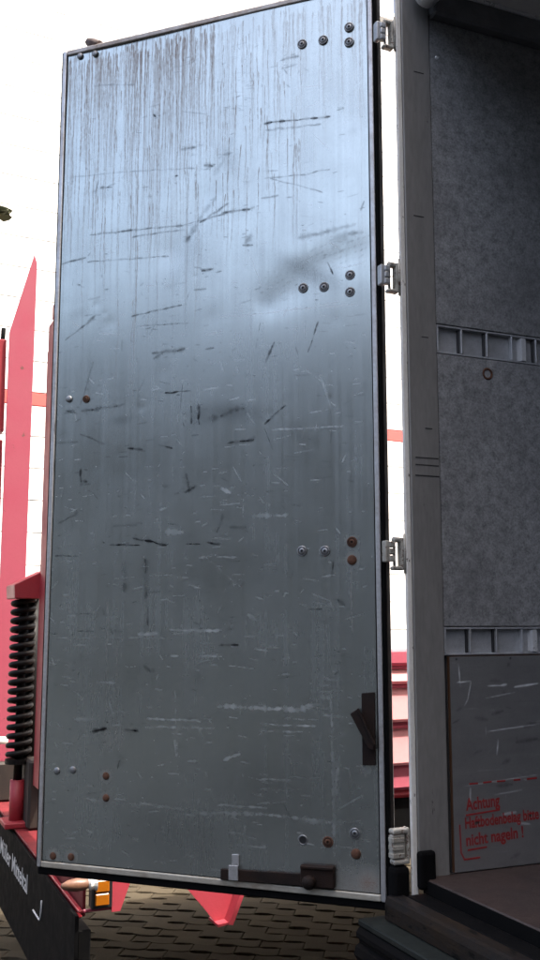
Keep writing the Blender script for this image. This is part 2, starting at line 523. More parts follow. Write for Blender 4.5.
# local frame for lettering on the rear face: x of the text runs along -y, y of the text up
def rear_matrix(y, z, x=-0.0275):
    return Matrix(((0, 0, -1, x), (-1, 0, 0, y), (0, 1, 0, z), (0, 0, 0, 1)))
text_mesh('lettering', 'Müller Mitteltal', 0.102, M['lettering'], apron, rear_matrix(1.585, TZ - 0.146), 0.0012, 1.19)
sw = [(-0.0285, 0.66 - 0.09 * t - 0.03 * math.sin(t * 3.1), TZ - 0.17 + 0.0 * t) for t in (0,)]
sw = []
for k in range(15):
    t = k / 14
    if t < 0.5:
        sw.append((-0.0285, 0.69 - 0.13 * (t / 0.5), TZ - 0.166))
    else:
        a = (t - 0.5) / 0.5 * math.pi / 2
        sw.append((-0.0285, 0.56 - 0.035 * math.sin(a), TZ - 0.166 + 0.075 * (1 - math.cos(a))))
MB().tube(sw, 0.0035, 6).build('swoosh', M['lettering'], apron)
# corner: amber lamp in a black housing, two red gusset plates, marker lamp on its arm
ml = MB(); ml.box(0.024, 0.090, -0.022, 0.02, TZ + 0.012, TZ + 0.115, 0.003)
lamp = ml.build('side_lamp', M['black'], trailer)
for z0, z1 in ((0.022, 0.058), (0.062, 0.098)):
    MB().box(0.034, 0.078, -0.030, -0.0225, TZ + z0, TZ + z1, 0.003).build('lens', M['amber'], lamp)
MB().prism([(0.091, TZ + 0.14), (0.172, TZ + 0.14), (0.118, TZ - 0.004), (0.091, TZ - 0.004)], 'y', -0.012, -0.004).build('gusset', M['red_gusset'], trailer)
gs = MB()
gs.prism([(0.26, TZ + 0.13), (0.53, TZ + 0.09), (0.470, TZ - 0.066), (0.432, TZ - 0.070), (0.40, TZ - 0.03)], 'y', -0.010, -0.002)
gs.prism([(0.535, TZ + 0.09), (0.550, TZ + 0.09), (0.480, TZ - 0.075), (0.466, TZ - 0.072)], 'y', -0.06, 0.05)
gs.prism([(0.432, TZ - 0.071), (0.475, TZ - 0.067), (0.475, TZ - 0.073), (0.432, TZ - 0.079)], 'y', -0.05, 0.04)
gs.build('gusset', M['red_gusset'], trailer)
MB().box(0.092, 0.6, -0.003, 0.03, TZ + 0.10, TZ + 0.17, 0.004).build('side_beam', M['red'], trailer)
mk = MB()
mm = Matrix.Translation((0.005, -0.05, TZ + 0.098)) @ Matrix.Rotation(R(-90), 4, 'Y') @ Matrix.Rotation(R(0), 4, 'Z')
mk.lathe([(0.0, 0.085), (0.008, 0.080), (0.016, 0.062), (0.020, 0.035), (0.017, 0.008), (0.013, 0.0)], 14, mm, smooth=True)
mrk = mk.build('marker_lamp', M['lens_brown'], trailer)
MB().lathe([(0.012, 0.0), (0.020, -0.006), (0.017, -0.015), (0.024, -0.026), (0.0, -0.028)], 14, mm).build('lens', M['lens_white'], mrk)
# ramps standing upright on the rear edge
def ramp(y0, y1, x0, x1, top, tip, mats):
    e = MB()
    e.prism([(x0, TZ + 0.20), (x1, TZ + 0.20), (x1 + 0.004, top - 0.05 + tip), (x1 - 0.012, top + tip), (x0, top)], 'y', y0, y0 + 0.010, 0.0015)
    r = e.build('ramp', mats[0], trailer)
    f = MB()
    f.prism([(x1 - 0.04, TZ + 0.20), (x1, TZ + 0.20), (x1, top - 0.15 + tip), (x1 - 0.012, top - 0.1 + tip), (x1 - 0.04, top - 0.1)], 'y', y1 - 0.010, y1, 0.0015)
    f.build('cheek', mats[1], r)
    return r
r2 = ramp(2.00, 2.50, -0.020, 0.108, 3.17, 0.45, (M['red_faded'], M['red']))
zz = TZ + 0.25
while zz < 3.0:
    m4 = Matrix.Translation((-0.037, 0, zz)) @ Matrix.Rotation(R(-0.5), 4, 'Y')
    MB().box(-0.055, 0.012, 2.03, 2.48, 0.0, 0.50, 0.004, mat4=m4).build('rung', M['red'], r2)
    zz += 0.545
MB().tube([(-0.045 - 0.12 * (k / 10) ** 2, 2.05, 3.20 - 0.30 * (k / 10) ** 0.8) for k in range(11)], 0.012, 8).build('hose', M['rubber'], r2)
r1 = ramp(1.20, 0.42, 0.046, 0.20, 2.86, 0.22, (M['red'], M['red']))
MB().box(0.0465, 0.0585, 0.43, 1.199, TZ + 0.20, 2.98, 0.002).build('tread_plate', M['red'], r1)
for k in range(9):
    MB().box(0.06, 0.13, 0.43, 1.198, TZ + 0.26 + k * 0.25, TZ + 0.33 + k * 0.25, 0.004).build('rung', M['red'], r1)
# lifting spring on its bracket, rod and foot
MB().prism([(-0.058, 1.745), (0.075, 1.745), (0.075, 1.875), (-0.062, 1.805)], 'y', 1.215, 1.46, 0.003).build('spring_bracket', M['red'], trailer)
SX, SY = 0.004, 1.36
helix = []
turns = 18
for k in range(turns * 18 + 1):
    a = 2 * math.pi * k / 18
    helix.append((SX + 0.016 * (1 - k / (turns * 18)) * 0 + 0.046 * math.cos(a), SY + 0.046 * math.sin(a), 1.045 + 0.70 * k / (turns * 18)))
MB().tube(helix, 0.0125, 8).build('lift_spring', M['spring'], trailer)
MB().tube([(SX, SY, 0.90), (SX, SY, 1.80)], 0.019, 12).build('spring_rod', M['spring'], trailer)
MB().tube([(SX + 0.052, SY + 0.03, 1.03), (SX + 0.052, SY + 0.03, 1.745)], 0.030, 14).build('damper', M['spring'], trailer)
MB().lathe([(0.0, 1.045), (0.058, 1.045), (0.058, 1.025), (0.0, 1.025)], 20, Matrix.Translation((SX, SY, 0))).build('spring_seat', M['spring'], trailer)
ft = MB()
ft.tube([(SX, SY, TZ + 0.005), (SX, SY, 0.955)], 0.032, 14)
ft.box(SX - 0.06, SX + 0.16, SY - 0.08, SY + 0.08, TZ + 0.011, TZ + 0.035, 0.004)
ft.build('spring_foot', M['red'], trailer)
MB().box(0.03, 0.15, 1.22, 1.60, TZ + 0.012, TZ + 0.30, 0.01).build('ramp_hinge', M['steel'], trailer)
MB().box(-0.03, 0.12, 1.95, 2.5, TZ + 0.012, TZ + 0.20, 0.01).build('ramp_hinge', M['steel'], trailer)
wl_ = MB()
wl_.tube([(-0.055, 1.80, 1.075), (0.02, 1.80, 1.075)], 0.018, 12)
wl2 = wl_.build('work_lamp', M['lens_white'], trailer)
MB().box(0.75, 5.6, 0.022, 0.0295, 0.80, 1.012).build('side_skirt', M['rubber'], trailer)
# ribbed side board seen through the gap at the truck's corner
sb = MB(); sb.box(0.75, 5.6, 0.03, 0.06, 0.94, 1.53)
board = sb.build('side_board', M['red'], trailer)
def slat(z0, z1, lean, mat):
    s = MB()
    s.prism([(0.03, z0), (0.010 - lean, z0), (0.004 - lean, z0 + 0.01), (0.010, z1 - 0.01), (0.016, z1), (0.03, z1)], 'x', 0.75, 5.6)
    s.build('slat', mat, board)
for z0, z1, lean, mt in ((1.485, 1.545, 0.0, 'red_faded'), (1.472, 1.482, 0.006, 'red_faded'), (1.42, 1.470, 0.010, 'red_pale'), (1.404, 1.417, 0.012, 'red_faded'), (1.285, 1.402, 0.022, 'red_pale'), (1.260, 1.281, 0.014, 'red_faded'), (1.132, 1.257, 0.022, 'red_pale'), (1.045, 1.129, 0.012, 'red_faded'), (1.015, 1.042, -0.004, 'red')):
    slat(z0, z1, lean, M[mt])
for k in range(6):
    MB().box(0.9 + k * 0.85, 0.96 + k * 0.85, 0.032, 0.09, TZ + 0.11, 1.50, 0.004).build('stake', M['red'], trailer)
def wheel(parent, x, y, r, w, nm='wheel'):
    m4 = Matrix.Translation((x, y, r)) @ Matrix.Rotation(R(90), 4, 'X')
    t = MB().lathe([(r * 0.55, -w / 2), (r * 0.93, -w / 2), (r, -w * 0.38), (r, w * 0.38), (r * 0.93, w / 2), (r * 0.55, w / 2)], 40, m4).build(nm, M['tyre'], parent)
    MB().lathe([(0, -w * 0.2), (r * 0.3, -w * 0.2), (r * 0.5, -w * 0.4), (r * 0.56, -w * 0.48), (r * 0.56, w * 0.48), (r * 0.5, w * 0.4), (0, w * 0.3)], 32, m4).build('rim', M['steel'], t)
for x in (3.3, 4.2):
    for y in (0.2, 2.3):
        wheel(trailer, x, y, 0.36, 0.22)

# ------------------------------------------------------------------ truck with its box body
truck = empty('box_truck', (TRUCK.x, TRUCK.y, 0), YW)
tag(truck, 'box truck with its scratched aluminium rear door swung wide open', 'truck')
BX = 5.6
IW = 2.40
# left wall, panels and lashing rails
wall = MB().box(0.0, BX, 0.022, 0.060, ZF - 0.10, ZF + 2.36).build('side_wall', M['truck_white'], truck)
MB().box(0.004, BX, -0.002, 0.0215, ZF + 1.343, ZF + 2.187, 0.0015).build('wall_panel', M['ply'], wall)
MB().box(0.004, BX, -0.002, 0.0215, ZF + 0.577, ZF + 1.264, 0.0015).build('wall_panel', M['ply'], wall)
# lower kick plate: finely meshed aluminium sheet with scratches stored in the mesh
# (filled in below, after the stroke helpers)
MB().box(0.004, BX, -0.030, 0.0215, ZF + 2.1885, ZF + 2.262, 0.006).build('top_rail', M['top_rail'], wall)
MB().box(0.004, BX, -0.036, -0.0305, ZF + 2.252, ZF + 2.2635, 0.001).build('roof_angle', M['silver'], wall)
for z0, z1 in ((1.265, 1.342), (0.506, 0.576)):
    rl = MB()
    rl.box(0.003, BX, 0.012, 0.0215, ZF + z0 + 0.001, ZF + z1 - 0.001)
    rl.box(0.0032, BX, -0.001, 0.0115, ZF + z0 + 0.001, ZF + z0 + 0.006, 0.001)
    rl.box(0.0032, BX, -0.001, 0.0115, ZF + z1 - 0.006, ZF + z1 - 0.001, 0.001)
    rail = rl.build('lashing_rail', M['rail'], wall)
    for k in range(0, 24):
        x = k * 0.0787
        if k == 0: x = 0.006
        MB().box(x - 0.0025, x + 0.0025, -0.003, 0.0118, ZF + z0 + 0.0065, ZF + z1 - 0.0065, 0.001).build('rib', M['rail_light'] if k % 3 else M['rail'], rail)
        if k and k % 7 != 3:
            MB().box(x - 0.008, x - 0.003, 0.004, 0.0119, ZF + z0 + 0.0065, ZF + z1 - 0.0065, 0.001).build('slot', M['black'], rail)
    c = MB()
    c.prism([(0.262, 0.0118), (0.266, -0.003), (0.280, -0.003), (0.285, 0.0118)], 'z', ZF + z0 + 0.008, ZF + z1 - 0.008)
    c.build('clip', M['silver'], rail)
# screw sunk in the middle panel
def disc_y(x, z, prof, n=16, y=0.0):
    """turned part on the wall: axis points into the room (-y)"""
    return Matrix.Translation((x, y, z)) @ Matrix.Rotation(R(90), 4, 'X')
s = MB(); s.lathe([(0.0, -0.004), (0.008, -0.003), (0.011, 0.0012), (0.014, 0.0022), (0.0165, 0.0005)], 14, disc_y(0.155, ZF + 1.226, None, y=-0.0022))
s.build('screw', M['rust'], wall)
s = MB(); s.lathe([(0.0, 0.001), (0.004, 0.002), (0.006, 0.0)], 10, disc_y(0.025, ZF + 2.08, None, y=-0.0022))
s.build('screw', M['silver'], wall)
# corner pillar and chipped white edge
pl = MB()
pl.prism([(-0.084, -0.006), (0.0, -0.006), (0.0, 0.021), (-0.052, 0.021), (-0.084, 0.004)], 'z', ZF - 0.02, ZF + 2.36, 0.002)
pillar = pl.build('corner_pillar', M['pillar'], truck)
MB().box(-0.100, -0.0845, -0.003, 0.007, ZF - 0.08, ZF + 2.36, 0.003, seg=2).build('edge_profile', M['white_chip'], pillar)
for i, (x0, x1, z) in enumerate(((-0.07, -0.004, 0.99), (-0.07, -0.004, 0.972), (-0.072, -0.002, 0.945), (-0.04, -0.02, 1.065), (-0.045, -0.025, 1.30), (-0.05, -0.02, 2.02), (-0.06, -0.03, 1.62))):
    MB().box(x0, x1, -0.0068, -0.0055, ZF + z, ZF + z + 0.0022).build('scrape', M['backing'], pillar)
# dark slot between pillar and kick plate
MB().box(0.0005, 0.0130, 0.006, 0.0214, ZF, ZF + 0.505).build('joint', M['backing'], wall)
# roof, front wall, right wall, floor
roof = MB().box(0.0, BX, -IW, 0.0215, ZF + 2.2645, ZF + 2.36).build('roof', M['ceiling'], truck)
for k in range(9):
    MB().box(0.85 + k * 0.5, 0.89 + k * 0.5, -IW + 0.001, -0.031, ZF + 2.225, ZF + 2.2640, 0.004).build('roof_bow', M['ceiling'], roof)
MB().box(BX, BX + 0.05, -IW, 0.06, ZF - 0.1, ZF + 2.36).build('front_wall', M['ply'], truck)
MB().box(0.0, BX, -IW - 0.06, -IW - 0.001, ZF - 0.1, ZF + 2.36).build('side_wall', M['ply'], truck)
MB().box(-0.084, -0.0005, -IW - 0.06, -IW + 0.006, ZF - 0.02, ZF + 2.36, 0.004).build('corner_pillar', M['pillar'], truck)
floor = MB().box(-0.072, BX, -IW, -0.0025, ZF - 0.05, ZF - 0.001, 0.003).build('floor', M['floor'], truck)
MB().box(-0.0755, -0.0722, -IW, -0.008, ZF - 0.0335, ZF - 0.004).build('floor_edge', M['rubber'], floor)
# header with rounded silver cover
MB().box(-0.084, -0.0005, -IW, -0.008, ZF + 2.285, ZF + 2.359, 0.004).build('header', M['pillar'], truck)
hd = MB()
hd.tube([(-0.030, -0.022, ZF + 2.222), (-0.030, -0.026, ZF + 2.222), (-0.030, -0.036, ZF + 2.222), (-0.030, -IW + 0.05, ZF + 2.222)], [0.012, 0.024, 0.034, 0.034], 24)
hd.build('header_tube', M['silver'], truck)
# sill, seal, step and bumper across the rear
MB().box(-0.124, -0.0725, -IW, -0.008, ZF - 0.085, ZF - 0.034, 0.004).build('sill_seal', M['rubber'], truck)
sl = MB()
sl.prism([(-0.162, ZF - 0.055), (-0.158, ZF - 0.040), (-0.150, ZF - 0.037), (-0.1245, ZF - 0.035), (-0.1245, ZF - 0.088), (-0.162, ZF - 0.088)], 'y', -IW, 0.02)
sl.build('sill', M['sill'], truck)
st = MB()
st.box(-0.215, -0.10, -IW - 0.05, 0.055, ZF - 0.105, ZF - 0.0905, 0.003)
st.build('step', M['step'], truck)
bp = MB()
prof = [(-0.10, ZF - 0.106), (-0.212, ZF - 0.106), (-0.222, ZF - 0.118), (-0.222, ZF - 0.128), (-0.214, ZF - 0.134), (-0.214, ZF - 0.142), (-0.224, ZF - 0.148), (-0.228, ZF - 0.165), (-0.218, ZF - 0.182), (-0.196, ZF - 0.190), (-0.10, ZF - 0.190)]
bp.prism(prof, 'y', -IW - 0.05, 0.050)
bp.build('bumper', M['rubber'], truck)
cb = MB()
cb.box(-0.094, -0.048, -0.026, -0.0065, ZF - 0.024, ZF + 0.062, 0.008, seg=2)
cb.build('corner_buffer', M['rubber'], truck)
cb = MB(); cb.box(-0.146, -0.1015, 0.0, 0.04, ZF - 0.085, ZF + 0.028, 0.014, seg=3)
cb.build('corner_buffer', M['rubber'], truck)
# chassis below the box
ch = MB()
ch.box(0.2, BX + 1.5, -0.85, -0.77, ZF - 0.33, ZF - 0.105)
ch.box(0.2, BX + 1.5, -1.63, -1.55, ZF - 0.33, ZF - 0.105)
for k in range(6): ch.box(0.4 + k, 0.47 + k, -1.55, -0.85, ZF - 0.28, ZF - 0.12)
ch.build('chassis', M['steel'], truck)
for y in (-0.15, -2.25):
    wheel(truck, 1.9, y, 0.42, 0.26)
    wheel(truck, 6.2, y, 0.42, 0.26)
MB().box(BX + 0.15, BX + 1.9, -2.3, -0.1, 0.55, 2.5, 0.12, seg=3).build('cab', M['truck_white'], truck)

# hinges: knuckle on the door side, C bracket on the body side, pin between
def hinge(z, big=False):
    h = MB()
    hh = 0.034
    # body bracket, a C seen from the yard: plate plus two ears, with a weld bead on the post
    h.box(-0.1095, -0.1005, 0.004, 0.026, z - hh - 0.012, z + hh, 0.004, seg=2)
    h.box(-0.128, -0.106, 0.006, 0.024, z + hh - 0.012, z + hh + 0.001, 0.005, seg=2)
    h.box(-0.132, -0.106, 0.006, 0.024, z - hh - 0.012, z - hh - 0.002, 0.004, seg=2)
    h.tube([(-0.1015, 0.002, z - hh - 0.02), (-0.1015, 0.001, z), (-0.1015, 0.002, z + hh + 0.008)], 0.0035, 6)
    o = h.build('hinge', M['hinge'], truck)
    k = MB()
    k.box(-0.150, -0.137, 0.010, 0.030, z - 0.026, z + 0.026, 0.003, seg=2)
    for q in range(3):
        k.box(-0.140, -0.1235 - 0.003 * (q % 2), 0.006, 0.024, z - 0.025 + q * 0.0170, z - 0.0100 + q * 0.0170, 0.003, seg=2)
    k.build('knuckle', M['rail'] if z > ZF + 0.9 else M['hinge'], o)
    MB().tube([(-0.1235, 0.015, z - 0.040), (-0.1235, 0.015, z + 0.036)], 0.0036, 10).build('pin', M['bolt'], o)
for z in (2.125, 1.458, 0.758): hinge(ZF + z)
hb = MB()
hb.box(-0.108, -0.1005, 0.004, 0.028, ZF + 0.030, ZF + 0.112, 0.004, seg=2)
hb.box(-0.146, -0.104, 0.004, 0.028, ZF + 0.098, ZF + 0.110, 0.004, seg=2)
hb.box(-0.144, -0.104, 0.004, 0.028, ZF + 0.030, ZF + 0.042, 0.004, seg=2)
hb = hb.build('hinge', M['hinge'], truck)
kb = MB()
kb.box(-0.1465, -0.113, 0.006, 0.026, ZF + 0.043, ZF + 0.097, 0.002)
for q in range(3):
    kb.box(-0.1475, -0.116 - 0.003 * (q % 2), 0.0035, 0.026, ZF + 0.045 + q * 0.0175, ZF + 0.056 + q * 0.0175, 0.0015)
kb.build('knuckle', M['hinge'], hb)

# ------------------------------------------------------------------ wear strokes on metal sheets
class Sheet:
    """regular grid sheet; wear is painted as strokes in metres on the sheet itself"""
    def __init__(s, w, h, step):
        s.nx = int(round(w / step)) + 1; s.nz = int(round(h / step)) + 1
        s.x = np.linspace(0, w, s.nx); s.z = np.linspace(0, h, s.nz)
        s.w, s.h = w, h
        s.ch = {k: np.zeros((s.nz, s.nx), np.float32) for k in ('scuff', 'scratch', 'rust', 'drip')}
        s.dep = np.zeros((s.nz, s.nx), np.float32)
        s.grain = rng.random((s.nz, s.nx)).astype(np.float32)
    def stroke(s, ch, pts, width, amt, broken=0.3, soft=1.0):
        A = s.ch[ch]
        pts = [np.array(p, float) for p in pts]
        for a, b in zip(pts[:-1], pts[1:]):
            m = width * 2.2 + 0.002
            x0, x1 = min(a[0], b[0]) - m, max(a[0], b[0]) + m
            z0, z1 = min(a[1], b[1]) - m, max(a[1], b[1]) + m
            i0, i1 = np.searchsorted(s.x, (x0, x1)); j0, j1 = np.searchsorted(s.z, (z0, z1))
            if i1 <= i0 or j1 <= j0: continue
            X, Z = np.meshgrid(s.x[i0:i1], s.z[j0:j1])
            d = b - a; L = max(np.hypot(*d), 1e-6)
            t = np.clip(((X - a[0]) * d[0] + (Z - a[1]) * d[1]) / L ** 2, 0, 1)
            dist = np.hypot(X - a[0] - t * d[0], Z - a[1] - t * d[1])
            ww = width * (0.55 + 0.45 * np.sin(np.clip(t, 0.02, 0.98) * math.pi))
            f = np.exp(-(dist / ww) ** 2 * soft) * amt
            nb = max(int(L / 0.006), 1)
            br = np.interp(t * nb, np.arange(nb + 1), 1 - broken * rng.random(nb + 1) ** 1.2)
            f = f * br * (1 - broken * 0.6 * s.grain[j0:j1, i0:i1])
            A[j0:j1, i0:i1] = np.maximum(A[j0:j1, i0:i1], f)
    def blob(s, ch, c, rx, rz, amt, rough=0.5, ang=0.0):
        A = s.ch[ch]
        m = max(rx, rz) * 2.2
        i0, i1 = np.searchsorted(s.x, (c[0] - m, c[0] + m)); j0, j1 = np.searchsorted(s.z, (c[1] - m, c[1] + m))
        if i1 <= i0 or j1 <= j0: return
        X, Z = np.meshgrid(s.x[i0:i1] - c[0], s.z[j0:j1] - c[1])
        u = X * math.cos(ang) + Z * math.sin(ang); w = -X * math.sin(ang) + Z * math.cos(ang)
        f = amt * np.exp(-((u / rx) ** 2 + (w / rz) ** 2)) * (1 - rough * s.grain[j0:j1, i0:i1])
        A[j0:j1, i0:i1] = np.maximum(A[j0:j1, i0:i1], f)
    def drip(s, x, z, length, width, amt, ch='drip', wob=0.0012):
        n = max(int(length / 0.02), 2)
        xs = x + np.cumsum(rng.normal(0, wob, n + 1))
        for k in range(n):
            f = amt * (1 - k / n) ** 0.6 * (0.55 + 0.45 * rng.random())
            s.stroke(ch, [(xs[k], z - k * length / n), (xs[k + 1], z - (k + 1) * length / n)], width, f, 0.35)
    def build(s, name, mat, parent, place):
        nx, nz = s.nx, s.nz
        X, Z = np.meshgrid(s.x, s.z)
        co = np.stack(place(X.ravel(), Z.ravel(), s.dep.ravel()), -1).astype(np.float32)
        me = bpy.data.meshes.new(name)
        i = np.arange(nx - 1)[None, :] + nx * np.arange(nz - 1)[:, None]
        q = np.stack([i, i + 1, i + 1 + nx, i + nx], -1).reshape(-1, 4).astype(np.int32)
        nq = len(q)
        me.vertices.add(nx * nz); me.vertices.foreach_set('co', co.ravel())
        me.loops.add(nq * 4); me.loops.foreach_set('vertex_index', q.ravel())
        me.polygons.add(nq)
        me.polygons.foreach_set('loop_start', np.arange(nq, dtype=np.int32) * 4)
        me.polygons.foreach_set('use_smooth', np.ones(nq, bool))
        me.update(calc_edges=True)
        a = me.attributes.new('wear', 'FLOAT_COLOR', 'POINT')
        c = np.stack([np.clip(s.ch[k], 0, 1).ravel() for k in ('scuff', 'scratch', 'rust', 'drip')], -1).astype(np.float32)
        a.data.foreach_set('color', c.ravel())
        return link(name, me, mat, parent)

def sheet_mat(name, base_a, base_b, rough, streak=(40, 40, 1.2), metal=0.9, scuff_col=(0.018, 0.020, 0.023), aniso=0.0):
    m = material(name, base_a, rough, metal)
    t = NT(m)
    at = t.node('ShaderNodeAttribute', attribute_name='wear')
    sp = t.node('ShaderNodeSeparateColor')
    t.l.new(at.outputs['Color'], sp.inputs[0])
    co = t.coords((1, 1, 1))
    cs = t.coords(streak)
    st = t.noise(1.0, 6, 0.62, cs)
    fine = t.noise(260, 3, 0.6, co)
    cloud = t.noise(4.2, 5, 0.62, co)
    f = t.math('ADD', t.math('MULTIPLY', t.ramp(st, 0.2, 0.82), 0.55), t.math('MULTIPLY', t.ramp(cloud, 0.3, 0.7), 0.45))
    c = t.mix(f, base_a, base_b)
    c = t.mix(t.math('MULTIPLY', t.ramp(fine, 0.5, 0.8), 0.18), c, (0.12, 0.12, 0.12))
    c = t.mix(t.math('MULTIPLY', at.outputs['Alpha'], 1.35, True), c, (0.12, 0.060, 0.030))
    c = t.mix(sp.outputs[1], c, (0.62, 0.64, 0.65))
    scuff = t.math('MULTIPLY', sp.outputs[0], 1.3, True)
    c = t.mix(scuff, c, scuff_col)
    c = t.mix(sp.outputs[2], c, (0.16, 0.07, 0.03))
    t.l.new(c, t.b.inputs['Base Color'])
    dull = t.math('MAXIMUM', t.math('MULTIPLY', sp.outputs[0], 0.25), t.math('MAXIMUM', sp.outputs[2], t.math('MULTIPLY', at.outputs['Alpha'], 0.75)))
    haze = t.math('ADD', t.math('MULTIPLY', t.ramp(st, 0.20, 0.85), 0.06), t.math('MULTIPLY', t.ramp(cloud, 0.30, 0.75), 0.08))
    oxide = t.math('MAXIMUM', t.math('MAXIMUM', dull, haze), t.math('MULTIPLY', sp.outputs[1], 0.8))
    t.l.new(t.math('MULTIPLY', t.math('SUBTRACT', 1.0, oxide, True), metal), t.b.inputs['Metallic'])
    r = t.math('ADD', t.ramp(f, 0, 1, rough - 0.06, rough + 0.10), t.math('MULTIPLY', t.math('MAXIMUM', dull, sp.outputs[1]), 0.22), True)
    t.l.new(r, t.b.inputs['Roughness'])
    hh = t.math('ADD', t.math('MULTIPLY', st, 0.6), t.math('MULTIPLY', fine, 0.25))
    t.bump(hh, 0.07, 0.0012)
    return m

# ------------------------------------------------------------------ the open door
DW, DH = 0.956, 2.35
TRUCK_W = Matrix.Translation((TRUCK.x, TRUCK.y, 0)) @ Matrix.Rotation(YW, 4, 'Z')
dd = Vector((-math.cos(YD), math.sin(YD)))
door_world = Matrix.Translation((HINGE.x, HINGE.y, DOOR_Z)) @ Matrix.Rotation(math.pi - YD, 4, 'Z')
# door frame: local x from the hinge outwards, +y faces the yard side that was inside, z up
dm = MB()
dm.box(0.002, DW - 0.002, -0.046, -0.0055, 0.002, DH - 0.002)
door = dm.build('cargo_door', M['backing'], truck)
door['label'] = 'open rear door with scratched bare aluminium inner face'
door.matrix_parent_inverse = Matrix.Identity(4)
door.matrix_basis = TRUCK_W.inverted() @ door_world
dchild = dict(parent=door)
MB().box(-0.010, DW + 0.004, -0.052, -0.0465, -0.02, DH + 0.004, 0.002).build('outer_skin', M['door_out'], **dchild)

fpx = 973.76
cp, sp_ = math.cos(PITCH), math.sin(PITCH)
def D(px, py):
    """where a mark measured in the photograph lies on the door plane, in door metres"""
    u = (px - 270) / fpx; w = (480 - py) / fpx
    d = (u, cp - w * sp_, sp_ + w * cp)
    nx, ny = -dd.y, dd.x
    t = (HINGE.x * nx + HINGE.y * ny) / (d[0] * nx + d[1] * ny)
    return ((d[0] * t - HINGE.x) * dd.x + (d[1] * t - HINGE.y) * dd.y, d[2] * t + 0.6521)

# trims: strips mitred round the sheet
TR = 0.0125
def strip(a, b, mat, name='trim_strip'):
    s = MB(); s.box(*a, *b); return s
for nm, x0, x1, z0, z1, mt in (('trim_strip', 0.0, TR, 0.0, DH, 'alu_strip'), ('trim_strip', DW - TR, DW, 0.0, DH, 'alu_strip'),
                               ('trim_strip', TR + 0.0005, DW - TR - 0.0005, 0.0, TR + 0.003, 'alu_bottom'), ('trim_strip', TR + 0.0005, DW - TR - 0.0005, DH - TR - 0.002, DH, 'alu_dirty')):
    MB().box(x0, x1, -0.005, 0.0035, z0, z1, 0.0025, seg=2).build(nm, M[mt], **dchild)
# rubber seal round the outside
MB().box(-0.0125, -0.0005, -0.040, -0.001, -0.018, DH + 0.002, 0.004, seg=3).build('seal', M['rubber'], **dchild)
MB().box(-0.0075, -0.0045, -0.002, 0.0012, -0.018, DH + 0.002, 0.001).build('seal_lip', M['rubber'], **dchild)
MB().box(0.0, DW + 0.003, -0.045, -0.004, -0.021, -0.0005, 0.005, seg=2).build('seal', M['rubber'], **dchild)
MB().box(DW + 0.0005, DW + 0.007, -0.045, -0.002, -0.0, DH + 0.002, 0.002).build('seal', M['rubber'], **dchild)
MB().box(0.0, DW + 0.003, -0.045, -0.003, DH + 0.0005, DH + 0.006, 0.002).build('seal', M['alu_dirty'], **dchild)

# the sheet
GX = TR + 0.0035
SW, SH = DW - 2 * GX, DH - 2 * TR - 0.007
sheet = Sheet(SW, SH, 0.0017)
GZ = TR + 0.0055
def S(px, py):
    a, b = D(px, py)
    return (a - GX, b - GZ)
PX = 0.00255       # about one photograph pixel on the door, in metres
# shallow buckle by the second hinge and gentle waviness of the sheet
X, Z = np.meshgrid(sheet.x, sheet.z)
def ridge(p0, p1, width, depth):
    a, b = np.array(S(*p0)), np.array(S(*p1))
    d = b - a; L = np.hypot(*d)
    t = ((X - a[0]) * d[0] + (Z - a[1]) * d[1]) / L ** 2
    n = ((X - a[0]) * -d[1] + (Z - a[1]) * d[0]) / L
    return depth * np.exp(-(n / width) ** 2) * np.exp(-(np.clip(np.abs(t - 0.5) - 0.35, 0, None) / 0.22) ** 2)
dep = np.zeros_like(X)
dep += ridge((262, 300), (350, 252), 0.060, -0.0014)
dep += ridge((300, 268), (372, 246), 0.034, -0.0006)
dep += ridge((255, 305), (300, 292), 0.034, -0.0005)
dep += ridge((270, 272), (362, 228), 0.060, 0.0009)
rip = np.sin((X * 0.86 + Z * 0.5) * 2 * math.pi / 0.017) * ridge((262, 285), (350, 240), 0.022, 1.0)
dep += 0.000022 * rip * (0.3 + 0.7 * np.sin((X * 0.5 - Z * 0.86) * 2 * math.pi / 0.013) ** 2)
dep += ridge((205, 190), (170, 260), 0.05, -0.0018)
for k in range(14):
    fx, fz = rng.uniform(0.6, 5, 2); ph = rng.uniform(0, 6.28, 2)
    dep += 0.00050 / (0.5 + 0.35 * math.hypot(fx, fz)) * np.sin(fx * X * 2 + ph[0]) * np.sin(fz * Z * 1.6 + ph[1]) * 2
for k in range(60):
    cx, cz = rng.uniform(0, SW), rng.uniform(0, SH); rr = rng.uniform(0.006, 0.03)
    dep += -rng.uniform(0.1, 0.5) * 0.0006 * np.exp(-((X - cx) ** 2 + (Z - cz) ** 2) / rr ** 2)
sheet.dep = dep.astype(np.float32)

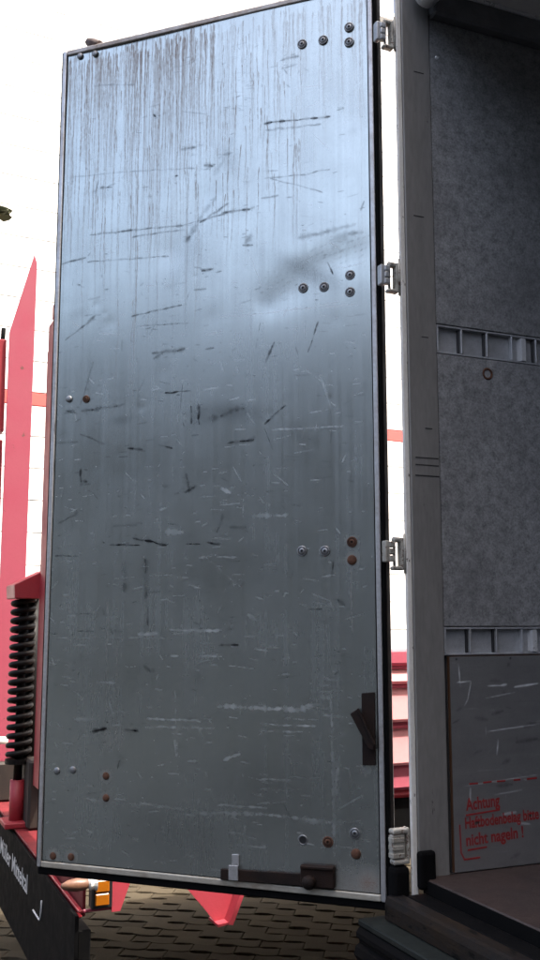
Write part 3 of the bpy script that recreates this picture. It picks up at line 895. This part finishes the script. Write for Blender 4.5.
def px_stroke(ch, pts, w, amt, broken=0.35):
    q = []
    for a, b in zip(pts[:-1], pts[1:]):
        n = max(int(math.hypot(b[0] - a[0], b[1] - a[1]) / 6), 1)
        q += [(a[0] + (b[0] - a[0]) * k / n, a[1] + (b[1] - a[1]) * k / n) for k in range(n)]
    q.append(pts[-1])
    j = 0.20 + 0.08 * w
    amt = min(amt * 1.45, 1.25) if ch == 'scuff' else amt * 1.2
    q = [S(x + rng.normal(0, j), y + rng.normal(0, j)) for x, y in q]
    for a, b in zip(q[:-1], q[1:]):
        sheet.stroke(ch, [a, b], w * PX * rng.uniform(0.5, 1.3), amt * rng.uniform(0.45, 1.1), broken + 0.15)
    if ch == 'scuff' and w > 1.5:
        for k in range(int(3 + w)):
            x, y = q[rng.integers(len(q))]
            x += rng.normal(0, 3 * PX); z2 = y + rng.normal(0, 2.5 * PX)
            sheet.stroke('scuff', [(x, z2), (x + rng.normal(0, 4) * PX, z2 + rng.normal(0, 0.6) * PX)], rng.uniform(0.5, 1.0) * PX, amt * 0.5, 0.5)
# --- drips from the top edge
for k in range(330):
    px = rng.uniform(66, 372) if k < 200 else rng.uniform(66, 215); x = S(px, 60)[0]
    dens = 1.0 if px < 215 else 0.5
    ln = rng.gamma(2.0, 0.13) * (1.25 if px < 200 else 0.9)
    sheet.drip(x, SH - rng.uniform(0, 0.05), min(ln, 0.95), rng.uniform(0.0013, 0.0026), rng.uniform(0.35, 1.0) * dens)
for k in range(200):
    px = rng.uniform(66, 300); x = S(px, 60)[0]
    sheet.drip(x, SH - rng.uniform(0.05, 0.55), rng.uniform(0.05, 0.3), rng.uniform(0.0010, 0.0018), rng.uniform(0.3, 0.85))
for px, y0, y1, a in ((140, 60, 330, 0.8), (134, 60, 190, 0.55), (152, 100, 260, 0.5), (176, 45, 200, 0.5), (207, 20, 230, 0.45), (106, 120, 330, 0.4), (121, 150, 400, 0.35), (290, 20, 130, 0.3)):
    p0 = S(px, y0); p1 = S(px - (y1 - y0) * 0.012, y1)
    sheet.drip(p0[0], p0[1], p0[1] - p1[1], 0.0017, a)
for px, y0, y1, a in ((138, 240, 430, 0.5), (133, 300, 440, 0.3), (118, 300, 420, 0.25), (351, 566, 650, 0.5), (107, 600, 745, 0.35), (118, 640, 760, 0.3), (350, 770, 830, 0.25), (199, 230, 330, 0.3)):
    p0 = S(px, y0); p1 = S(px - (y1 - y0) * 0.012, y1)
    sheet.drip(p0[0], p0[1], p0[1] - p1[1], 0.0026, a, 'rust')
# --- long faint rolling streaks
for k in range(110):
    x = rng.uniform(0, SW); z = rng.uniform(0.2, SH)
    sheet.drip(x, z, rng.uniform(0.15, 0.8), rng.uniform(0.001, 0.004), rng.uniform(0.04, 0.13), 'scratch' if k % 3 == 0 else 'scuff', 0.0004)
# --- dark scuffs read off the photograph
for pts, w, a in (
    ([(265, 123), (330, 116)], 1.4, .75), ([(266, 130), (320, 124)], 1.3, .4), ([(280, 60), (298, 56)], 1.6, .5), ([(282, 68), (296, 64)], 1.5, .5),
    ([(264, 178), (300, 175), (330, 169)], 0.9, .45), ([(270, 178), (322, 192)], 0.9, .4), ([(262, 198), (278, 196)], 1, .4),
    ([(222, 213), (255, 208)], 2.0, .6), ([(200, 222), (228, 203)], 1.4, .6), ([(90, 235), (182, 225), (224, 214)], 1.2, .6), ([(132, 237), (185, 229)], 1.0, .5),
    ([(94, 85), (108, 84), (134, 84)], 1.0, .35), ([(72, 177), (130, 171), (194, 168)], 0.9, .35), ([(62, 264), (85, 258)], 1.2, .6), ([(88, 262), (168, 256)], 1.0, .5),
    ([(185, 241), (196, 226)], 4.0, .6), ([(202, 271), (212, 269)], 1.6, .8), ([(194, 290), (206, 289)], 1.1, .5), ([(132, 316), (182, 305)], 1.0, .7),
    ([(65, 340), (94, 318)], 1.2, .55), ([(88, 322), (95, 316)], 2.6, .6), ([(137, 326), (188, 323)], 0.9, .45), ([(152, 353), (184, 349)], 2.2, .75), ([(154, 358), (166, 350)], 2.2, .5),
    ([(165, 393), (190, 391)], 1.0, .85), ([(206, 349), (214, 348)], 1.4, .7), ([(82, 411), (124, 404)], 2.4, .6), ([(66, 411), (74, 412)], 1.6, .7),
    ([(80, 405), (93, 362)], 1.0, .5), ([(191, 406), (191, 424)], 2.0, .85), ([(198, 405), (199, 424)], 2.2, .85),
    ([(204, 420), (245, 408)], 5.0, .5), ([(228, 443), (253, 440)], 1.6, .9), ([(252, 442), (254, 436)], 1.4, .8), ([(265, 424), (285, 406)], 1.3, .75), ([(266, 362), (274, 342)], 1.4, .7),
    ([(308, 352), (318, 322)], 1.2, .6), ([(256, 348), (257, 342)], 1.1, .6), ([(355, 395), (364, 395)], 1.4, .5), ([(80, 434), (104, 444)], 1.4, .6), ([(128, 448), (142, 449)], 2.2, .7),
    ([(158, 445), (172, 447)], 1.2, .9), ([(52, 443), (77, 442)], 0.9, .6), ([(119, 457), (127, 456)], 1.2, .7), ([(80, 470), (81, 482)], 2.0, .75), ([(83, 480), (86, 482)], 2.4, .7),
    ([(186, 474), (190, 492)], 2.0, .6), ([(186, 492), (195, 487)], 2.0, .8), ([(164, 486), (168, 486)], 2.0, .6), ([(58, 523), (76, 515)], 1.2, .7), ([(75, 516), (77, 510)], 1.6, .6),
    ([(110, 545), (140, 545)], 1.4, .95), ([(133, 538), (166, 545)], 1.6, .95), ([(186, 544), (200, 544)], 1.2, .9), ([(210, 543), (219, 544)], 1.4, .8), ([(114, 526), (136, 525)], 1.2, .5),
    ([(146, 560), (146, 598)], 3.2, .55), ([(125, 562), (125, 590)], 4.0, .38), ([(55, 556), (78, 556)], 0.9, .6), ([(217, 532), (223, 514)], 2.0, .45), ([(230, 527), (246, 528)], 1.6, .5),
    ([(208, 543), (220, 544)], 1.2, .8), ([(226, 561), (240, 562)], 1.0, .6), ([(331, 578), (334, 562)], 1.3, .85), ([(308, 609), (322, 609)], 0.9, .7), ([(219, 645), (238, 645)], 1.3, .85),
    ([(338, 600), (344, 605)], 1.6, .6), ([(77, 631), (94, 631)], 0.9, .5), ([(76, 614), (92, 614)], 0.8, .5), ([(50, 634), (58, 634)], 1.2, .7), ([(144, 666), (150, 671)], 2.2, .6),
    ([(148, 608), (148, 625)], 1.0, .6), ([(103, 609), (105, 616)], 1.4, .5), ([(110, 629), (113, 633)], 1.6, .6), ([(92, 731), (106, 729)], 2.2, .9), ([(125, 730), (138, 731)], 2.6, .9),
    ([(118, 768), (120, 760)], 1.8, .8), ([(364, 201), (361, 210)], 1.0, .85), ([(327, 262), (333, 274)], 1.0, .6), ([(348, 480), (354, 482)], 1.3, .7), ([(122, 340), (122, 350)], 1.0, .3),
    ([(88, 300), (100, 297)], 1.0, .3), ([(246, 242), (250, 236)], 3.0, .6), ([(244, 245), (252, 245)], 1.3, .6), ([(300, 238), (356, 224)], 3.0, .30), ([(335, 236), (362, 232)], 3.5, .32),
    ([(224, 155), (232, 152)], 5.0, .40), ([(216, 173), (232, 140)], 5.0, .16), ([(205, 165), (212, 166)], 2.2, .8), ([(181, 149), (195, 147)], 2.0, .45), ([(100, 187), (112, 187)], 1.6, .6), ([(99, 187), (104, 187)], 2.6, .8),
    ([(183, 241), (216, 196)], 3.0, .28), ([(176, 176), (177, 176)], 1.4, .7), ([(153, 114), (155, 116)], 1.6, .6),
):
    px_stroke('scuff', pts, w, a)
# --- soft dark smudges; those at the buckle paint its shade
for x, y, rx, ry, a, an in ((228, 160, 9, 16, .2, -.5), (308, 272, 44, 11, .42, .50), (268, 300, 10, 10, .3, 0), (230, 412, 34, 9, .42, .12), (200, 415, 12, 10, .35, 0), (145, 575, 6, 22, .25, 0),
                            (270, 360, 60, 30, .10, 0), (190, 320, 50, 20, .10, 0), (150, 470, 60, 24, .10, 0), (240, 560, 70, 24, .10, 0), (110, 690, 60, 40, .12, 0), (270, 790, 70, 40, .20, 0), (180, 830, 80, 26, .18, 0),
                            (350, 800, 12, 50, .15, 0), (120, 420, 12, 5, .3, 0), (195, 248, 20, 28, .14, .6), (320, 350, 40, 40, .07, 0)):
    sheet.blob('scuff', S(x, y), rx * PX, ry * PX, a, 0.5, an)  # the scuff channel also takes the buckle's shade
for r_ in range(7):                       # shade of small dimples across the buckle, painted as dark dots
    for i in range(22):
        t_ = (i + rng.uniform(-0.3, 0.3)) / 21
        x = 258 + 108 * t_ + r_ * 1.5; y = 282 - 50 * t_ + r_ * 5.5 - 6 * math.sin(t_ * 3)
        px_stroke('scuff', [(x, y), (x + 2.4, y - 1.6)], 1.1, rng.uniform(0.05, 0.34) * (1 - abs(r_ - 2.5) / 5))  # shade dots put into the scuff channel
# --- bright scratches
for pts, w, a in (
    ([(170, 630), (218, 631)], 1.0, .85), ([(174, 634), (190, 633)], 0.8, .6), ([(139, 634), (157, 634)], 2.4, .55), ([(56, 638), (165, 638)], 0.6, .4), ([(171, 656), (178, 656)], 0.9, .6), ([(200, 656), (216, 656)], 0.9, .6),
    ([(147, 719), (195, 720), (200, 722)], 1.1, .7), ([(145, 727), (214, 728)], 1.4, .5), ([(75, 719), (95, 719)], 2.0, .45), ([(98, 682), (115, 683)], 1.6, .5), ([(172, 733), (182, 734)], 1.2, .5), ([(188, 761), (198, 761)], 1.0, .6),
    ([(218, 706), (300, 710), (318, 704)], 2.6, .62), ([(258, 724), (315, 726)], 0.9, .8), ([(262, 731), (310, 732)], 0.8, .6), ([(285, 718), (318, 720)], 0.8, .5), ([(224, 760), (240, 754)], 1.8, .55), ([(262, 779), (290, 780)], 0.8, .65), ([(290, 777), (320, 778)], 0.7, .4),
    ([(200, 813), (262, 814), (330, 822)], 2.2, .42), ([(218, 805), (268, 808)], 1.0, .55), ([(300, 822), (350, 822)], 3.0, .32), ([(334, 835), (331, 690)], 1.4, .42), ([(336, 795), (337, 762)], 1.6, .6), ([(229, 832), (244, 834)], 1.0, .5), ([(236, 845), (266, 847)], 1.0, .5),
    ([(140, 803), (200, 812)], 1.6, .35), ([(90, 800), (140, 806)], 2.0, .25), ([(252, 516), (288, 515)], 2.4, .45), ([(272, 430), (344, 426)], 1.0, .6), ([(254, 423), (247, 413)], 0.7, .7), ([(320, 375), (331, 409)], 1.0, .4), ([(300, 366), (322, 382)], 0.9, .3),
    ([(240, 316), (300, 309), (356, 304)], 1.0, .55), ([(220, 317), (246, 315)], 0.9, .5), ([(205, 334), (224, 332)], 0.9, .5), ([(324, 715), (348, 717)], 1.0, .4), ([(340, 733), (348, 735)], 1.6, .4), ([(166, 532), (184, 532)], 3.2, .45), ([(200, 558), (216, 555)], 1.6, .5),
    ([(204, 556), (242, 588)], 1.0, .3), ([(212, 538), (230, 539)], 0.9, .5), ([(215, 557), (238, 557)], 0.9, .6), ([(222, 489), (230, 492)], 1.8, .5), ([(243, 498), (243, 521)], 0.8, .4), ([(173, 596), (184, 596)], 0.8, .5), ([(173, 577), (188, 578)], 1.6, .4),
    ([(150, 575), (172, 575)], 0.8, .5), ([(160, 510), (166, 508)], 1.4, .5), ([(195, 355), (205, 354)], 0.8, .3), ([(200, 630), (222, 630)], 0.8, .6), ([(200, 656), (222, 657)], 0.7, .6), ([(248, 615), (256, 620)], 1.6, .4), ([(176, 757), (175, 740)], 0.8, .5), ([(150, 768), (172, 762)], 1.0, .4),
    ([(205, 770), (214, 800)], 0.8, .35), ([(175, 690), (178, 770)], 0.7, .35), ([(238, 780), (241, 690)], 1.4, .25), ([(310, 700), (312, 690)], 1, .4), ([(322, 697), (330, 698)], 1.6, .4), ([(196, 722), (212, 760)], 0.6, .25), ([(320, 685), (330, 686)], 1.4, .4),
):
    px_stroke('scratch', pts, w, a, 0.5)
# --- crowd of small marks, denser and brighter towards the bottom where cargo rubbed
for k in range(750):
    z = SH * rng.beta(1.1, 2.2); x = rng.uniform(0.01, SW - 0.01)
    L = rng.gamma(1.6, 0.010); an = rng.normal(0, 0.12) if rng.random() < 0.75 else rng.uniform(-1.5, 1.5)
    sheet.stroke('scratch', [(x, z), (x + L * math.cos(an), z + L * math.sin(an))], rng.uniform(0.0008, 0.0016), rng.uniform(0.15, 0.7), 0.5)
for k in range(620):
    z = SH * rng.beta(1.7, 1.7); x = rng.uniform(0.01, SW - 0.01)
    L = rng.gamma(1.3, 0.008); an = rng.normal(0, 0.15) if rng.random() < 0.6 else rng.uniform(-1.5, 1.5)
    sheet.stroke('scuff', [(x, z), (x + L * math.cos(an), z + L * math.sin(an))], rng.uniform(0.0008, 0.0020), rng.uniform(0.15, 0.7), 0.5)
for k in range(26):
    cx, cz = rng.uniform(0.05, SW - 0.05), SH * rng.beta(1.4, 1.9)
    an = rng.normal(0.05, 0.15); ch = 'scuff' if rng.random() < 0.5 else 'scratch'
    for q in range(rng.integers(4, 14)):
        x, z = cx + rng.normal(0, 0.03), cz + rng.normal(0, 0.014)
        L = rng.gamma(1.6, 0.012); a2 = an + rng.normal(0, 0.12)
        sheet.stroke(ch, [(x, z), (x + L * math.cos(a2), z + L * math.sin(a2))], rng.uniform(0.0007, 0.0016), rng.uniform(0.15, 0.6), 0.6)
for k in range(40):
    x, z = rng.uniform(0, SW), SH * rng.beta(1.2, 1.6)
    sheet.blob('scuff', (x, z), rng.uniform(0.008, 0.05), rng.uniform(0.006, 0.03), rng.uniform(0.06, 0.2), 0.8, rng.normal(0, 0.3))
# --- rust round the lower fixings and the bottom right corner
for x, y, r, a in ((352, 560, 6, .7), (352, 542, 6, .45), (325, 551, 6, .25), (106, 776, 6, .6), (106, 798, 6, .5), (53, 856, 7, .6), (71, 857, 7, .5), (355, 834, 7, .3), (356, 855, 7, .4), (328, 842, 7, .3), (303, 840, 7, .25),
                   (368, 884, 13, .9), (352, 892, 24, .5), (330, 894, 20, .3), (200, 880, 60, .10), (366, 770, 7, .25), (86, 399, 5, .25), (95, 60, 5, .35), (118, 738, 14, .18), (110, 740, 12, .2), (362, 872, 10, .3), (77, 58, 4, .3)):
    sheet.blob('rust', S(x, y), r * PX, r * PX, a, 0.5)
M['door_sheet'] = sheet_mat('brushed aluminium door sheet', (0.635, 0.685, 0.655), (0.46, 0.50, 0.49), 0.23, (75, 75, 1.1), 1.0)
sheet.build('inner_sheet', M['door_sheet'], door, lambda x, z, d: (x + GX, d - 0.0005, z + GZ))

# bolts
def bolt_mesh(kind):
    b = MB()
    m4 = Matrix.Rotation(R(-90), 4, 'X')
    if kind == 'washer':
        b.lathe([(0.0135, 0.0), (0.0130, 0.0016), (0.0100, 0.0022), (0.0092, 0.0014), (0.0080, 0.0014), (0.0070, 0.0026), (0.0035, 0.0028)], 18, m4, 0, True)
        b.lathe([(0.0035, 0.0028), (0.0030, 0.0008), (0.0, 0.0006)], 10, m4, 1)
        b.lathe([(0.0101, 0.00221), (0.0098, 0.0023), (0.0093, 0.0015), (0.0080, 0.00145)], 18, m4, 1)
    elif kind == 'dome':
        b.lathe([(0.0125, 0.0), (0.0115, 0.0022), (0.0075, 0.0040), (0.0, 0.0048)], 16, m4, 0, True)
    elif kind == 'hole':
        b.lathe([(0.0125, 0.0), (0.0118, 0.0018), (0.0096, 0.0020), (0.0090, 0.0008)], 18, m4, 0, True)
        b.lathe([(0.0090, 0.0008), (0.0, 0.0005)], 18, m4, 1)
    return b.mesh('bolt')
BM = {}
for kd, nm, mats in (('washer', 'zinc', ('bolt', 'bolt_core')), ('washer', 'rusty', ('rust', 'black_iron')), ('dome', 'rust_dome', ('rust', 'rust')), ('dome', 'grey_dome', ('bolt', 'bolt')), ('hole', 'dark', ('bolt', 'black'))):
    me = bolt_mesh(kd)
    for q in mats: me.materials.append(M[q])
    BM[nm] = me
for px, py, kd in ((302, 44, 'zinc'), (323, 40, 'zinc'), (349, 27, 'zinc'), (349, 42, 'zinc'), (303, 288, 'zinc'), (324, 287, 'zinc'), (350, 275, 'zinc'), (350, 292, 'zinc'),
                   (302, 551, 'zinc'), (325, 551, 'zinc'), (352, 542, 'rusty'), (352, 560, 'rust_dome'), (303, 840, 'dark'), (328, 842, 'rusty'), (355, 833.5, 'zinc'), (356, 854, 'rust_dome'),
                   (69, 399, 'grey_dome'), (86, 399, 'rusty'), (80, 56, 'grey_dome'), (95, 53.5, 'grey_dome'), (106, 776, 'rust_dome'), (106, 798, 'rust_dome'), (53, 856, 'rust_dome'), (71, 857, 'rust_dome'),
                   (57, 771, 'grey_dome'), (73, 770, 'grey_dome')):
    a, b_ = D(px, py)
    o = bpy.data.objects.new('bolt', BM[kd])
    col.objects.link(o)
    o.parent = door
    o.location = (a, 0.0004, b_)
    o.rotation_euler = (0, random.uniform(0, 6), 0)
    k = 0.80 if px < 120 else 1.0
    o.scale = (k, k, k)

def quad_prism(pxs, y0, y1, bev=0.0):
    return MB().prism([D(*p) for p in pxs], 'y', y0, y1, bev)
# dog handle near the hinge side: iron plate with a slanting lever
hp = quad_prism(((362, 693), (375, 692), (376, 765), (363, 765)), 0.001, 0.006, 0.001).build('handle', M['black_iron'], door)
quad_prism(((352.5, 713), (360, 708), (377, 744), (376, 750), (371, 748)), 0.007, 0.024, 0.002).build('lever', M['black_iron'], hp)
quad_prism(((360, 708), (361.5, 707), (378, 743), (377, 745)), 0.024, 0.030, 0.001).build('lever_rib', M['black_iron'], hp)
# bottom latch: bar in its guide, keeper and block
lb = quad_prism(((222, 868), (304, 873), (304, 885), (222, 879)), 0.001, 0.010, 0.001).build('latch', M['black_iron'], door)
quad_prism(((232.5, 854), (239.5, 854.5), (239.5, 866), (232.5, 866)), 0.002, 0.0045, 0.0006).build('keeper', M['rail_light'], lb)
quad_prism(((230.5, 864), (240, 864.6), (240, 879.5), (230.5, 879)), 0.0105, 0.0135, 0.0008).build('keeper', M['rail_light'], lb)
quad_prism(((302, 863), (336, 865), (336, 888), (302, 885.5)), 0.001, 0.016, 0.003).build('latch_block', M['black_iron'], lb)
quad_prism(((303, 864), (335, 866.2), (335, 868.4), (303, 866.2)), 0.0165, 0.022, 0.0005).build('latch_lip', M['black_iron'], lb)
a, b_ = D(312, 880)
MB().lathe([(0.0, 0.022), (0.012, 0.020), (0.017, 0.012), (0.015, 0.0)], 14, Matrix.Translation((a, 0.0165, b_)) @ Matrix.Rotation(R(-90), 4, 'X'), 0, True).build('knob', M['black_iron'], lb)
# rubber stop on the top edge
a, b_ = D(90, 41)
tp = MB()
rs = []
tp.tube([(a + 0.026, -0.02, b_ + 0.010), (a + 0.018, -0.02, b_ + 0.012), (a + 0.002, -0.02, b_ + 0.003), (a - 0.02, -0.02, b_ - 0.012)], [0.006, 0.013, 0.017, 0.019], 10)
tp.build('door_stop', M['stop_rubber'], door)

# the other rear door, folded back on the far side of the opening
def copy_part(o, parent):
    c = o.copy(); col.objects.link(c); c.parent = parent
    return c
door2 = copy_part(door, truck)
door2['label'] = 'other rear door swung open on the far side of the opening'
door2.matrix_basis = Matrix.Translation((-0.05, -IW - 0.14, DOOR_Z)) @ Matrix.Rotation(R(-4), 4, 'Z') @ Matrix.Diagonal((1.22, -1, 1, 1))
for chd in [o for o in col.objects if o.parent == door]:
    cc = copy_part(chd, door2)
    for sub in [o for o in col.objects if o.parent == chd]:
        copy_part(sub, cc)

# ------------------------------------------------------------------ kick plate with the stencilled warning
KW, KH = 1.2, 0.502
kick = Sheet(KW, KH, 0.0022)
for k in range(160):
    x, z = rng.uniform(0, KW), rng.uniform(0, KH)
    L = rng.gamma(1.5, 0.014); an = rng.normal(0, 0.1) if rng.random() < 0.8 else rng.uniform(-1.5, 1.5)
    kick.stroke('scratch', [(x, z), (x + L * math.cos(an), z + L * math.sin(an))], rng.uniform(0.0008, 0.0016), rng.uniform(0.2, 0.75), 0.5)
for k in range(90):
    x, z = rng.uniform(0, KW), rng.uniform(0, KH)
    kick.stroke('scuff', [(x, z), (x + rng.gamma(1.5, 0.02), z + rng.normal(0, 0.004))], rng.uniform(0.001, 0.006), rng.uniform(0.1, 0.45), 0.5)
for pts, w, a in (([(0.025, 0.485), (0.03, 0.43)], .0012, .6), ([(0.02, 0.44), (0.06, 0.442)], .001, .7), ([(0.06, 0.44), (0.05, 0.40), (0.04, 0.385)], .001, .6), ([(0.11, 0.43), (0.15, 0.43)], .0012, .7), ([(0.15, 0.43), (0.165, 0.432)], .0022, .7),
                  ([(0.19, 0.425), (0.26, 0.432)], .0022, .65), ([(0.10, 0.32), (0.26, 0.332)], .0009, .7), ([(0.10, 0.335), (0.10, 0.31)], .0009, .6), ([(0.135, 0.30), (0.13, 0.265)], .0014, .6), ([(0.03, 0.195), (0.25, 0.21)], .0010, .45),
                  ([(0.05, 0.19), (0.048, 0.15)], .0016, .5), ([(0.10, 0.40), (0.19, 0.412)], .0008, .5), ([(0.18, 0.10), (0.22, 0.094)], .0018, .5), ([(0.14, 0.122), (0.18, 0.125)], .0022, .5), ([(0.12, 0.17), (0.20, 0.176)], .0012, .4)):
    kick.stroke('scratch', pts, w * 1.4, a * 1.8, 0.3)
for k in range(7):
    kick.blob('scuff', (0.02 + 0.16 * k, KH - 0.006), .0025, .0025, .9, .1)
M['kick'] = sheet_mat('scratched kick plate', (0.48, 0.48, 0.475), (0.27, 0.27, 0.265), 0.42, (3, 3, 20), 0.8)
KX = 0.0135
kick.build('kick_plate', M['kick'], wall, lambda x, z, d: (x + KX, 0 * x - 0.006, z + ZF + 0.002))
MB().box(KX + 0.0005, BX, -0.0052, 0.0060, ZF + 0.0015, ZF + 0.5045).build('kick_plate', M['kick'], wall)
# worn stencil paint
def worn_paint():
    m = material('worn red stencil paint', (0.26, 0.018, 0.018), 0.6)
    t = NT(m)
    co = t.coords((1, 1, 1))
    n = t.noise(55, 6, 0.7, co)
    n2 = t.noise(9, 3, 0.6, co)
    keep = t.ramp(t.math('ADD', t.math('MULTIPLY', n, 0.7), t.math('MULTIPLY', n2, 0.5)), 0.39, 0.48)
    tr = t.node('ShaderNodeBsdfTransparent')
    mx = t.node('ShaderNodeMixShader')
    t.l.new(keep, mx.inputs[0]); t.l.new(tr.outputs[0], mx.inputs[1]); t.l.new(t.b.outputs[0], mx.inputs[2])
    out = t.n['Material Output']
    t.l.new(mx.outputs[0], out.inputs['Surface'])
    return m
M['stencil'] = worn_paint()
def wall_matrix(x, z, y=-0.0068, rot=0.0):
    return Matrix(((1, 0, 0, x), (0, 0, -1, y), (0, 1, 0, z), (0, 0, 0, 1))) @ Matrix.Rotation(rot, 4, 'Z')
for body, x, z, size, width, rot in (('Achtung', 0.050, 0.141, 0.040, 0.097, 0.05), ('Haftbodenbelag bitte', 0.044, 0.100, 0.036, 0.218, 0.03), ('nicht nageln !', 0.046, 0.060, 0.038, 0.168, 0.04)):
    o = text_mesh('stencil_lettering', body, size, M['stencil'], wall, Matrix.Identity(4), 0.0010)
    w = max(v.co.x for v in o.data.vertices)
    o.data.transform(wall_matrix(x, ZF + z, rot=rot) @ Matrix.Diagonal((width / w, 1, 1, 1)))
for x0, x1, z, dz in ((0.048, 0.146, 0.128, 0.006), (0.050, 0.105, 0.048, 0.003), (0.04, 0.085, 0.0275, 0.001), (0.06, 0.085, 0.200, 0.0), (0.10, 0.125, 0.2005, 0.001), (0.14, 0.165, 0.201, 0.0), (0.19, 0.21, 0.201, 0.0), (0.23, 0.26, 0.201, 0.001)):
    MB().prism([(x0, ZF + z), (x1, ZF + z + dz), (x1, ZF + z + dz + 0.004), (x0, ZF + z + 0.004)], 'y', -0.0072, -0.0066).build('stencil_line', M['stencil'], wall)
MB().prism([(0.028, ZF + 0.11), (0.030, ZF + 0.045), (0.040, ZF + 0.027), (0.042, ZF + 0.031), (0.0335, ZF + 0.046), (0.0315, ZF + 0.11)], 'y', -0.0072, -0.0066).build('stencil_line', M['stencil'], wall)

# ------------------------------------------------------------------ tree at the left edge, one twig reaching into view
tree = empty('broadleaf_tree', (-3.9, 8.3, 0))
tag(tree, 'leafy tree at the left edge with one twig tip against the sky', 'tree')
tk = MB()
tk.tube([(0, 0, 0), (0.05, 0.03, 1.2), (-0.03, 0, 2.5), (0.04, 0.05, 4.0), (0, 0, 6.0)], [0.17, 0.14, 0.12, 0.09, 0.03], 12)
limbs = []
for k in range(11):
    a = k * 2.4; z0 = 2.3 + 0.3 * k; L = 1.15 - 0.06 * k
    tip = Vector((math.cos(a) * L, math.sin(a) * L, z0 + 0.7))
    if tip.x > 0.9: tip.x = 0.9
    mid = Vector((math.cos(a) * L * 0.5, math.sin(a) * L * 0.5, z0 + 0.5))
    tk.tube([(0, 0, z0), mid, tip], [0.05, 0.032, 0.012], 8)
    limbs += [mid, tip, (mid + tip) / 2]
E_ = Vector((-2.24 + 3.9, 8.0 - 8.3, 5.14))     # twig tip
tk.tube([(0, 0, 4.2), (0.8, -0.15, 4.9), (E_.x - 0.06, E_.y, E_.z + 0.0)], [0.03, 0.016, 0.004], 6)
trunk = tk.build('trunk', M['bark'], tree)
lf = bmesh.new()
def leaf(c, d, L, W):
    d = d.normalized(); s = d.cross(Vector((random.uniform(-1, 1), random.uniform(-1, 1), 1))).normalized(); n = d.cross(s)
    p = [c, c + d * L * 0.35 + s * W - n * W * 0.2, c + d * L * 0.75 + s * W * 0.7 - n * W * 0.2, c + d * L, c + d * L * 0.75 - s * W * 0.7 - n * W * 0.2, c + d * L * 0.35 - s * W - n * W * 0.2]
    lf.faces.new([lf.verts.new(q) for q in p])
for c in limbs:
    for k in range(190):
        q = c + Vector((random.gauss(0, 0.26), random.gauss(0, 0.30), random.gauss(0, 0.28)))
        if q.x > 1.28: continue
        leaf(q, Vector((random.gauss(0, 1), random.gauss(0, 1), random.gauss(-0.4, 0.6))), random.uniform(0.06, 0.10), random.uniform(0.018, 0.03))
for k in range(16):
    leaf(E_ + Vector((-0.13 + random.gauss(0, 0.008), random.gauss(0, 0.02), random.gauss(0, 0.012))), Vector((1, random.gauss(0, 0.25), random.gauss(-0.02, 0.08))), 0.13, 0.046)
me = bpy.data.meshes.new('crown'); lf.to_mesh(me); lf.free()
crown = link('crown', me, M['leaf'], tree)
